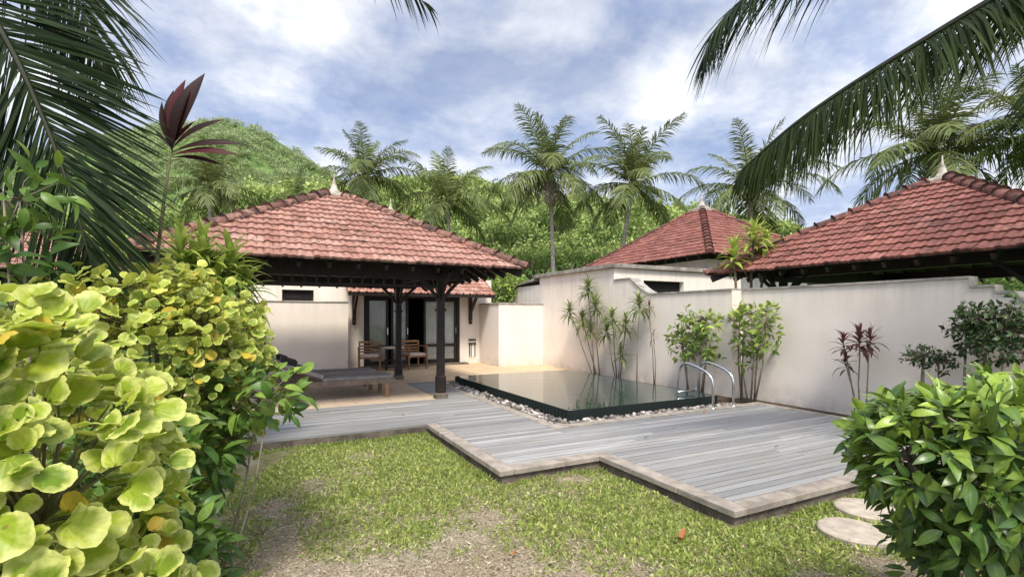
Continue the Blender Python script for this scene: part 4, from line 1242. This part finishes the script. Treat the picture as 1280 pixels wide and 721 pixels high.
# rosette plants
ST = [leaf_strap(6,.14,.4,.45), leaf_strap(6,.16,.3,.75), leaf_strap(6,.13,.4,.2)]
STW = [leaf_strap(7,.22,.3,.35), leaf_strap(7,.26,.25,.6), leaf_strap(7,.20,.35,.12)]
def rosettes(name, label, cat, base, heads, mat, leafs, nl, size, stem_mat='stem', sr=.012, up=.5, seed=0, group=None, agelo=.1, agehi=.9, spread=1.0):
    """heads: (point, n leaves scale) ; stems run from base to each head"""
    base = Vector(base); t = thing(name, label, cat, base, 0, group)
    rr = random.Random(seed)
    mb = MB(); sb = MB()
    for hp, sc in heads:
        h = Vector(hp)-base
        b0 = Vector((rr.uniform(-.05,.05)+h.x*.15, rr.uniform(-.05,.05)+h.y*.15, 0))
        m1 = b0.lerp(h, .45)+Vector((rr.uniform(-.04,.04), rr.uniform(-.04,.04), 0))
        sb.tube([b0, m1, b0.lerp(h,.8)+Vector((rr.uniform(-.02,.02),0,0)), h], [sr*1.3, sr, sr*.85, sr*.7], 7)
        n = int(nl*sc)
        az_ = np.arange(n)*2.39996+rr.uniform(0,6); u = np.linspace(0, 1, n)
        el_ = R(-25)+u*R(105)*spread+rng.normal(0,.12,n)
        d = np.stack([np.cos(az_)*np.cos(el_), np.sin(az_)*np.cos(el_), np.sin(el_)], 1)
        ups = np.stack([-np.cos(az_)*np.sin(el_)*.8, -np.sin(az_)*np.sin(el_)*.8, np.cos(el_)+.35], 1)+rng.normal(0,.12,(n,3))
        p = np.array(h)[None]+np.stack([0*u, 0*u, (u-.7)*.22*size/.4], 1)
        sel = rng.integers(0, len(leafs), n); s = size*sc**.3*rng.uniform(.75,1.1,n)*(1-.25*u)
        ag = np.clip(agelo+(agehi-agelo)*u+rng.normal(0,.1,n), 0, 1); rn = rng.random(n)
        for i, lf in enumerate(leafs):
            q = sel == i; place(mb, lf, p[q], d[q], ups[q], s[q], rn[q], ag[q])
    sb.build('stem', MAT[stem_mat], t, smooth=True)
    mb.build('leaves', MAT[mat], t, smooth=True)
    return t
def onwall(px, py, off=.25, aw=7.86):
    """point a little in front of the wall plane, seen at that place in the photograph"""
    q = (px-640)/FX; Y = (aw-off)/(CS*q+SN); return cw(q*Y, Y, CAMH-(py-HZ)/FX*Y)
g = lambda px, py, off=.25: onwall(px, py, off)
def gb(px, off=.25, aw=7.86):
    p = onwall(px, 400, off, aw); return Vector((p.x, p.y, -.03))
rosettes('dracaena', 'tall dracaena with spiky cream edged heads, leftmost against the pool wall', 'plant', gb(747,.3), [(g(735,360,.3),1.3),(g(712,388,.4),1),(g(728,398,.3),1),(g(745,382,.3),1),(g(738,412,.3),.8)], 'dracaena', ST, 52, .43, seed=1)
rosettes('dracaena', 'dracaena with several heads and a drooping dry skirt, second along the pool wall', 'plant', gb(772,.3), [(g(765,398,.3),1.1),(g(782,405,.3),1),(g(758,412,.35),.9),(g(776,440,.3),.8)], 'dracaena', ST, 48, .42, seed=2)
rosettes('dracaena', 'slender dracaena on a single bare stem against the pool wall', 'plant', gb(797,.3), [(g(799,380,.3),1.2)], 'dracaena', ST, 44, .42, sr=.010, seed=3)
rosettes('cordyline', 'thin cordyline with a small reddish top beside the slender dracaena', 'plant', gb(818,.3), [(g(812,383,.3),.7),(g(817,418,.3),.5)], 'cordyline_dusty', ST, 26, .26, sr=.009, seed=4)
rosettes('cordyline', 'purple leaved cordyline in front of the right hand wall', 'plant', gb(1078,.3,8.14), [(onwall(1074,424,.3,8.14),1),(onwall(1054,428,.3,8.14),.6),(onwall(1088,424,.3,8.14),.7),(onwall(1057,452,.3,8.14),.6)], 'cordyline_dusty', STW, 25, .33, sr=.010, seed=5, agelo=0, agehi=.6)
rosettes('dracaena', 'yellow green dracaena standing behind the wall between the two red roofs', 'plant', cw((932-640)/FX*9.9,9.9,-.15), [(at(942,296,9.9),1.2),(at(918,318,9.8),1),(at(958,305,10),.8)], 'dracaena_yellow', STW, 34, .50, sr=.03, seed=6)
p = at(275, 345, 5.2)
rosettes('dracaena', 'spiky bright green dracaena at the left corner of the pavilion roof', 'plant', (p.x,p.y,LAWN), [(at(252,322,5.2),1.3),(at(288,332,5.4),1.3),(at(226,318,5.0),1.1),(at(272,356,5.2),1.1),(at(302,358,5.5),1.0),(at(240,350,5.1),.9)], 'dracaena_yellow', ST+STW[:1], 44, .48, sr=.022, seed=7, agehi=.5, agelo=0)
# dark red ti plant against the sky
p = at(196, 330, 3.0)
tp = thing('cordyline', 'tall dark red cordyline on one thin stem against the sky', 'plant', (p.x,p.y,LAWN))
B = Vector((p.x,p.y,LAWN))
sb = MB(); sb.tube([Vector((0,0,0)), at(196,325,3.0)-B, at(205,250,3.0)-B, at(214,188,3.0)-B], [.014,.011,.009,.007], 8); sb.build('stem', MAT['stem_green'], tp, smooth=True)
mb = MB(); BL = leaf_oval(12,.27,.18,.10,6.0,1.15)
H = np.array(at(215,180,3.0)-B)
right = np.array(cw(1,0,0)); toward = np.array(cw(0,-1,0))
specs = [(.38,1.0,.50,.72,.0),(.12,1.0,.42,.70,.02),(-.08,1.0,.35,.62,.03),(-.24,.95,.30,.5,.0),(.25,1.0,.46,.66,-.03),
         (.85,.55,.36,.50,0),(1.0,.18,.44,.42,-.02),(1.0,.06,.40,.40,-.04),(.9,-.08,.30,.38,-.05),(.65,.75,.20,.42,.02),(-.55,.6,.16,.45,0)]
for i, (sx, sz, L, wf, dy) in enumerate(specs):
    d = right*sx+np.array([0,0,sz])+toward*rng.uniform(-.05,.1)
    u = toward+right*rng.uniform(-.25,.25)+np.array([0,0,.1 if sz > .6 else .55])
    place(mb, BL, [H+np.array([0,0,dy-.03])], [d], [u], [L], [rng.random()], [.8 if i in (1,7,9) else .08], wscale=wf*1.05)
mb.build('leaves', MAT['cordyline'], tp, smooth=True)
# leafy shrubs against the wall
def wall_shrub(label, bx, ells_px, mat, n, size, seed, aw=7.86, off=.35, per=4, stem=.009):
    E = []
    for px, py, rpx, rpy in ells_px:
        p = onwall(px, py, off, aw); q = (px-640)/FX; Y = (aw-off)/(CS*q+SN)
        X = q*Y
        E.append((X, Y, p.z, rpx/FX*Y, min(rpx/FX*Y, .34), rpy/FX*Y))
    return shrub('wall_shrub', label, 'shrub', gb(bx, off, aw), E, OV, mat, n, size, 'stem', per, .5, .6, -.05, .3, 5, stem, .6, seed, agepow=1.2, toler=.15, scat=.05)
wall_shrub('bushy green shrub against the pool wall behind the ladder', 868, [(872,398,18,10),(858,432,20,16),(884,418,13,20),(848,414,11,9),(878,444,18,8),(866,412,16,14)], 'wall_shrub', 125, .15, 11)
wall_shrub('light green shrub on thin bare stems beside the wall corner right of the ladder', 938, [(946,394,22,9),(922,402,13,10),(960,408,12,13),(932,425,13,11),(950,432,13,12),(938,450,9,13)], 'wall_shrub', 105, .15, 12, 8.14)
wall_shrub('dark leafy climber at the stepped end of the right hand wall', 1240, [(1232,398,32,10),(1206,410,16,12),(1262,416,26,16),(1245,436,40,16),(1222,424,20,18),(1268,398,14,18)], 'dark_shrub', 430, .085, 13, 8.14, .4)
wall_shrub('low dark plant at the foot of the right hand wall', 1155, [(1152,446,20,7),(1170,452,16,8)], 'dark_shrub', 110, .07, 14, 8.14, .4, stem=.006)
E0 = at(634, 362, 17.5)
shrub('green_shrub', 'green bush showing above the low wall right of the villa', 'shrub', (E0.x,E0.y,-.1), [((634-640)/FX*17.5,17.5,1.9,.9,.6,1.1),((655-640)/FX*17.5,17.8,1.5,.8,.6,1.0)], OV, 'wall_shrub', 700, .2, 'stem', 4, .5, .6, 0, .3, 5, .02, .6, 15)
E0 = at(5, 250, 2.35)
shrub('green_shrub', 'leafy green branches at the left edge in front of the hanging frond', 'shrub', (E0.x,E0.y,LAWN), [((14-640)/FX*2.35,2.35,2.06,.10,.12,.17),((-14-640)/FX*2.35,2.4,1.72,.2,.2,.25)], OVL, 'green_shrub', 46, .13, 'stem', 4, .45, .6, 0, .5, 3, .004, .6, 16, scat=.04)
# strappy plants at the foot of the left shrubs
p = gnd(265, 575, LAWN)
rosettes('strappy_plant', 'low strappy green plant arching over the lawn edge under the left shrubs', 'plant', (p.x-.1,p.y,LAWN), [((p.x-.1,p.y,LAWN+.16),1.1),((p.x-.3,p.y-.2,LAWN+.16),1.0)], 'wall_shrub', ST, 26, .40, sr=.012, seed=17, agehi=.5)

# fallen leaves
for px, py, mt, nm, lab, s in ((851,680,'dead_leaf','fallen_leaf','curled brown fallen leaf on the lawn right of the middle',.11),(285,610,'red_petal','fallen_flower','small red fallen flower on the bare earth by the left shrubs',.06),(335,640,'dead_leaf','fallen_leaf','small brown fallen leaf on the bare earth near the left shrubs',.06),(640,700,'dead_leaf','fallen_leaf','brown fallen leaf low in the middle of the lawn',.05)):
    p = gnd(px, py, LAWN); mb = MB()
    k = 2 if nm == 'fallen_leaf' else 5
    for i in range(k):
        an = i*6.28/k+.4
        place(mb, leaf_oval(6,.5,.6,-.35), [(0,0,0)], [(math.cos(an),math.sin(an),.15)], [(0,.2,1)], [s], [.5], [.5])
    o = mb.build(nm, MAT[mt], None, (p.x,p.y,LAWN+.03), smooth=True); tag(o, lab, 'fallen leaf' if k == 2 else 'flower')

for px, py in ((720,506),(880,517),(505,520),(805,548),(968,560)):
    p = gnd(px, py, 0); mb = MB(); an = px*1.7
    place(mb, leaf_oval(6,.45,.6,-.3), [(0,0,0)], [(math.cos(an),math.sin(an),.1)], [(0,.2,1)], [.065], [.4], [.3])
    o = mb.build('fallen_leaf', MAT['dead_leaf'], None, (p.x,p.y,.014), smooth=True); tag(o, 'small dry brown leaf lying on the grey deck boards', 'fallen leaf', 'dry leaves scattered on the deck')

# ----------------------------------------------------------------- hills and forest
def interp(xs, ys, x): return float(np.interp(x, xs, ys))
def hill(name, prof, Ynear, Yfar, z0, mat, nx=90, ny=26, bump=1.0, x0=-400, x1=1500, power=.8):
    """terrain sheet rising from Ynear to a ridge at Yfar whose outline follows prof, falling behind"""
    V = []; xs = [p[0] for p in prof]; ys = [p[1] for p in prof]
    for j in range(ny+6+1):
        t = j/ny
        for i in range(nx+1):
            px = x0+(x1-x0)*i/nx; X = (px-640)/FX*Yfar
            zr = CAMH+(HZ-interp(xs, ys, px))/FX*Yfar
            Y = Ynear+(Yfar-Ynear)*t
            s = t**power if t <= 1 else 1-(t-1)*1.5
            z = z0+(zr-z0)*s+bump*mnoise.noise(Vector((X*.05, Y*.05, 1)))*(1 if t < .9 else .3)
            V.append(tuple(cw(X, Y, z)))
    F = [(j*(nx+1)+i, j*(nx+1)+i+1, (j+1)*(nx+1)+i+1, (j+1)*(nx+1)+i) for j in range(ny+6) for i in range(nx)]
    o = MB().bulk(V, F, np.tile((.5,.5,.5),(len(V),1))).build(name, mat, smooth=True)
    tag(o, kind='structure')
    def height(px, t):
        zr = CAMH+(HZ-interp(xs, ys, px))/FX*Yfar; X = (px-640)/FX*Yfar; Y = Ynear+(Yfar-Ynear)*t
        return X, Y, z0+(zr-z0)*t**power+bump*mnoise.noise(Vector((X*.05, Y*.05, 1)))*(1 if t < .9 else .3)
    return height
CARD = leaf_card()
def crown_block(n, nclump, seed, lf=.16):
    """unit tree crown: leaf cards gathered in clumps over a lumpy dome"""
    r_ = np.random.default_rng(seed)
    c = unit(r_.normal(size=(nclump,3))); c[:,2] = np.abs(c[:,2])*1.0-.25
    c = c*r_.uniform(.55,.95,(nclump,1)); rad = r_.uniform(.2,.42,nclump)
    k = r_.integers(0, nclump, n)
    u = unit(r_.normal(size=(n,3))+np.array([0,0,.35])); p = c[k]+u*(rad[k]*r_.uniform(.55,1.05,n))[:,None]
    d = unit(r_.normal(size=(n,3))+u*.4); cc = unit(p)
    up = u*.8+cc*.7+r_.normal(size=(n,3))*.30
    shade = np.clip(.02+.70*(p[:,2]+.25)+.38*(u[:,2])+r_.normal(0,.08,n), 0, 1)  # shading painted into the tint: crown lighter on top, darker below
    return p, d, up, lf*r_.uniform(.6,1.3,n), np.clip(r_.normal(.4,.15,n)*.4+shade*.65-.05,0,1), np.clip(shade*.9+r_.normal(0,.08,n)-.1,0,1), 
BL_ = [crown_block(1000, 24, s, .125) for s in range(5)]
def forest(name, label, height, mat, count, r0, r1, x0, x1, t0, t1, leafs, seed, sq=.85, haze=0.0):
    rr = random.Random(seed); mb = MB()
    for i in range(count):
        px = rr.uniform(x0, x1); t = t0+(t1-t0)*rr.random()**.9
        X, Y, z = height(px, t); r = rr.uniform(r0, r1); b = BL_[rr.randint(0, 4)]
        k = rr.sample(range(len(b[0])), leafs) if leafs < len(b[0]) else slice(None)
        c = cw(X, Y, z+r*.35); an = rr.uniform(0, 6.28)
        rot = np.array([[math.cos(an),-math.sin(an),0],[math.sin(an),math.cos(an),0],[0,0,sq*rr.uniform(.8,1.25)]])
        sh = rr.choice([-.35,-.2,0,.1,.2,.3])
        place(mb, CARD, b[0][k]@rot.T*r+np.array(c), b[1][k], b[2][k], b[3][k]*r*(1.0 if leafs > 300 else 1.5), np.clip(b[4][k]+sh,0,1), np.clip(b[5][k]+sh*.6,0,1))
    o = mb.build(name, MAT[mat]); tag(o, label, 'forest', kind='stuff')
mount = [(-500,300),(-200,250),(0,228),(90,192),(165,166),(230,158),(290,154),(335,170),(400,208),(450,244),(520,284),(600,300),(1500,330)]
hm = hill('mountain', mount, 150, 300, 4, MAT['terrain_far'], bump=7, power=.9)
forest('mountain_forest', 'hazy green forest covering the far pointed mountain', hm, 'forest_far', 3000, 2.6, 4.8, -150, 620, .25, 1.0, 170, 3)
ridge = [(-400,300),(100,300),(250,295),(340,282),(420,262),(470,248),(540,242),(620,256),(700,262),(760,271),(830,296),(900,318),(1000,335),(1500,350)]
hn = hill('hillside', ridge, 40, 105, 1.5, MAT['terrain'], bump=2.0, power=.75)
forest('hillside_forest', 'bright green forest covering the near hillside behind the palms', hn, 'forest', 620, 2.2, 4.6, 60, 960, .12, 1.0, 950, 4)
# separate trees at the foot of the hill
CB = []
for s in range(3):
    p, d, up, sz, rn, ag = crown_block(2600, 42, 50+s, .085)
    CB.append((p, d, up, sz, rn, ag))
def make_tree(k, loc, r, h, rz, label, src=None):
    if src is not None:
        t = copy_tree(src); t.location = loc; t.rotation_euler.z = rz; t.scale = (r/2.6,)*2+(r/2.6,)
        tag(t, label); return t
    t = thing('leafy_tree', label, 'tree', loc, rz, 'leafy trees at the foot of the hill')
    p, d, up, sz, rn, ag = CB[k]; mb = MB()
    P = p*np.array([2.6,2.6,2.3])+np.array([0,0,h])
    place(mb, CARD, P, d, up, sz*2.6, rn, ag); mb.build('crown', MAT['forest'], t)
    tb = MB(); tb.tube([(0,0,0),(.1,.05,h*.5),(0,.1,h*.9)], [.22,.17,.1], 9)
    for i in range(6):
        a = i*1.05; tb.tube([(.05,.05,h*(.5+.05*i)),(math.cos(a)*.9,math.sin(a)*.9,h*.85),(math.cos(a)*1.6,math.sin(a)*1.6,h+.5)],[.1,.07,.03],6)
    tb.build('trunk', MAT['bark'], t, smooth=True)
    t.scale = (r/2.6,)*3
    return t
srcs = [None]*3
TREES = [(505,318,36,2.6),(545,300,40,3.0),(590,322,35,2.7),(640,300,38,3.1),(668,330,34,2.4),(715,322,37,2.6),(745,300,42,3.2),(775,330,35,2.3),(815,312,40,2.7),(610,275,44,3.2),(700,275,46,3.0),(850,330,38,2.5),(330,300,36,2.8),(290,290,42,3.0)]
for i, (px, py, Y, r) in enumerate(TREES):
    k = i % 3; c = at(px, py, Y); h = 4.2
    z = max(-.15, c.z-h*r/2.6)
    loc = (c.x, c.y, z)
    lab = 'rounded leafy green tree massed with others at the foot of the hill'
    o = make_tree(k, loc, r, h, i*1.3, lab, srcs[k])
    if srcs[k] is None: srcs[k] = o
# a background tree line at the left behind the far-left roof
for i, (px, py, Y, r) in enumerate([(120,330,26,2.6),(190,330,28,2.5),(20,330,24,2.8),(-60,320,24,3.0)]):
    c = at(px, py, Y); make_tree(0, (c.x, c.y, -.15), r, 4.2, i*2.1, 'rounded leafy green tree behind the hanging frond at the far left', srcs[i % 3])['group'] = 'leafy trees behind the hanging frond'
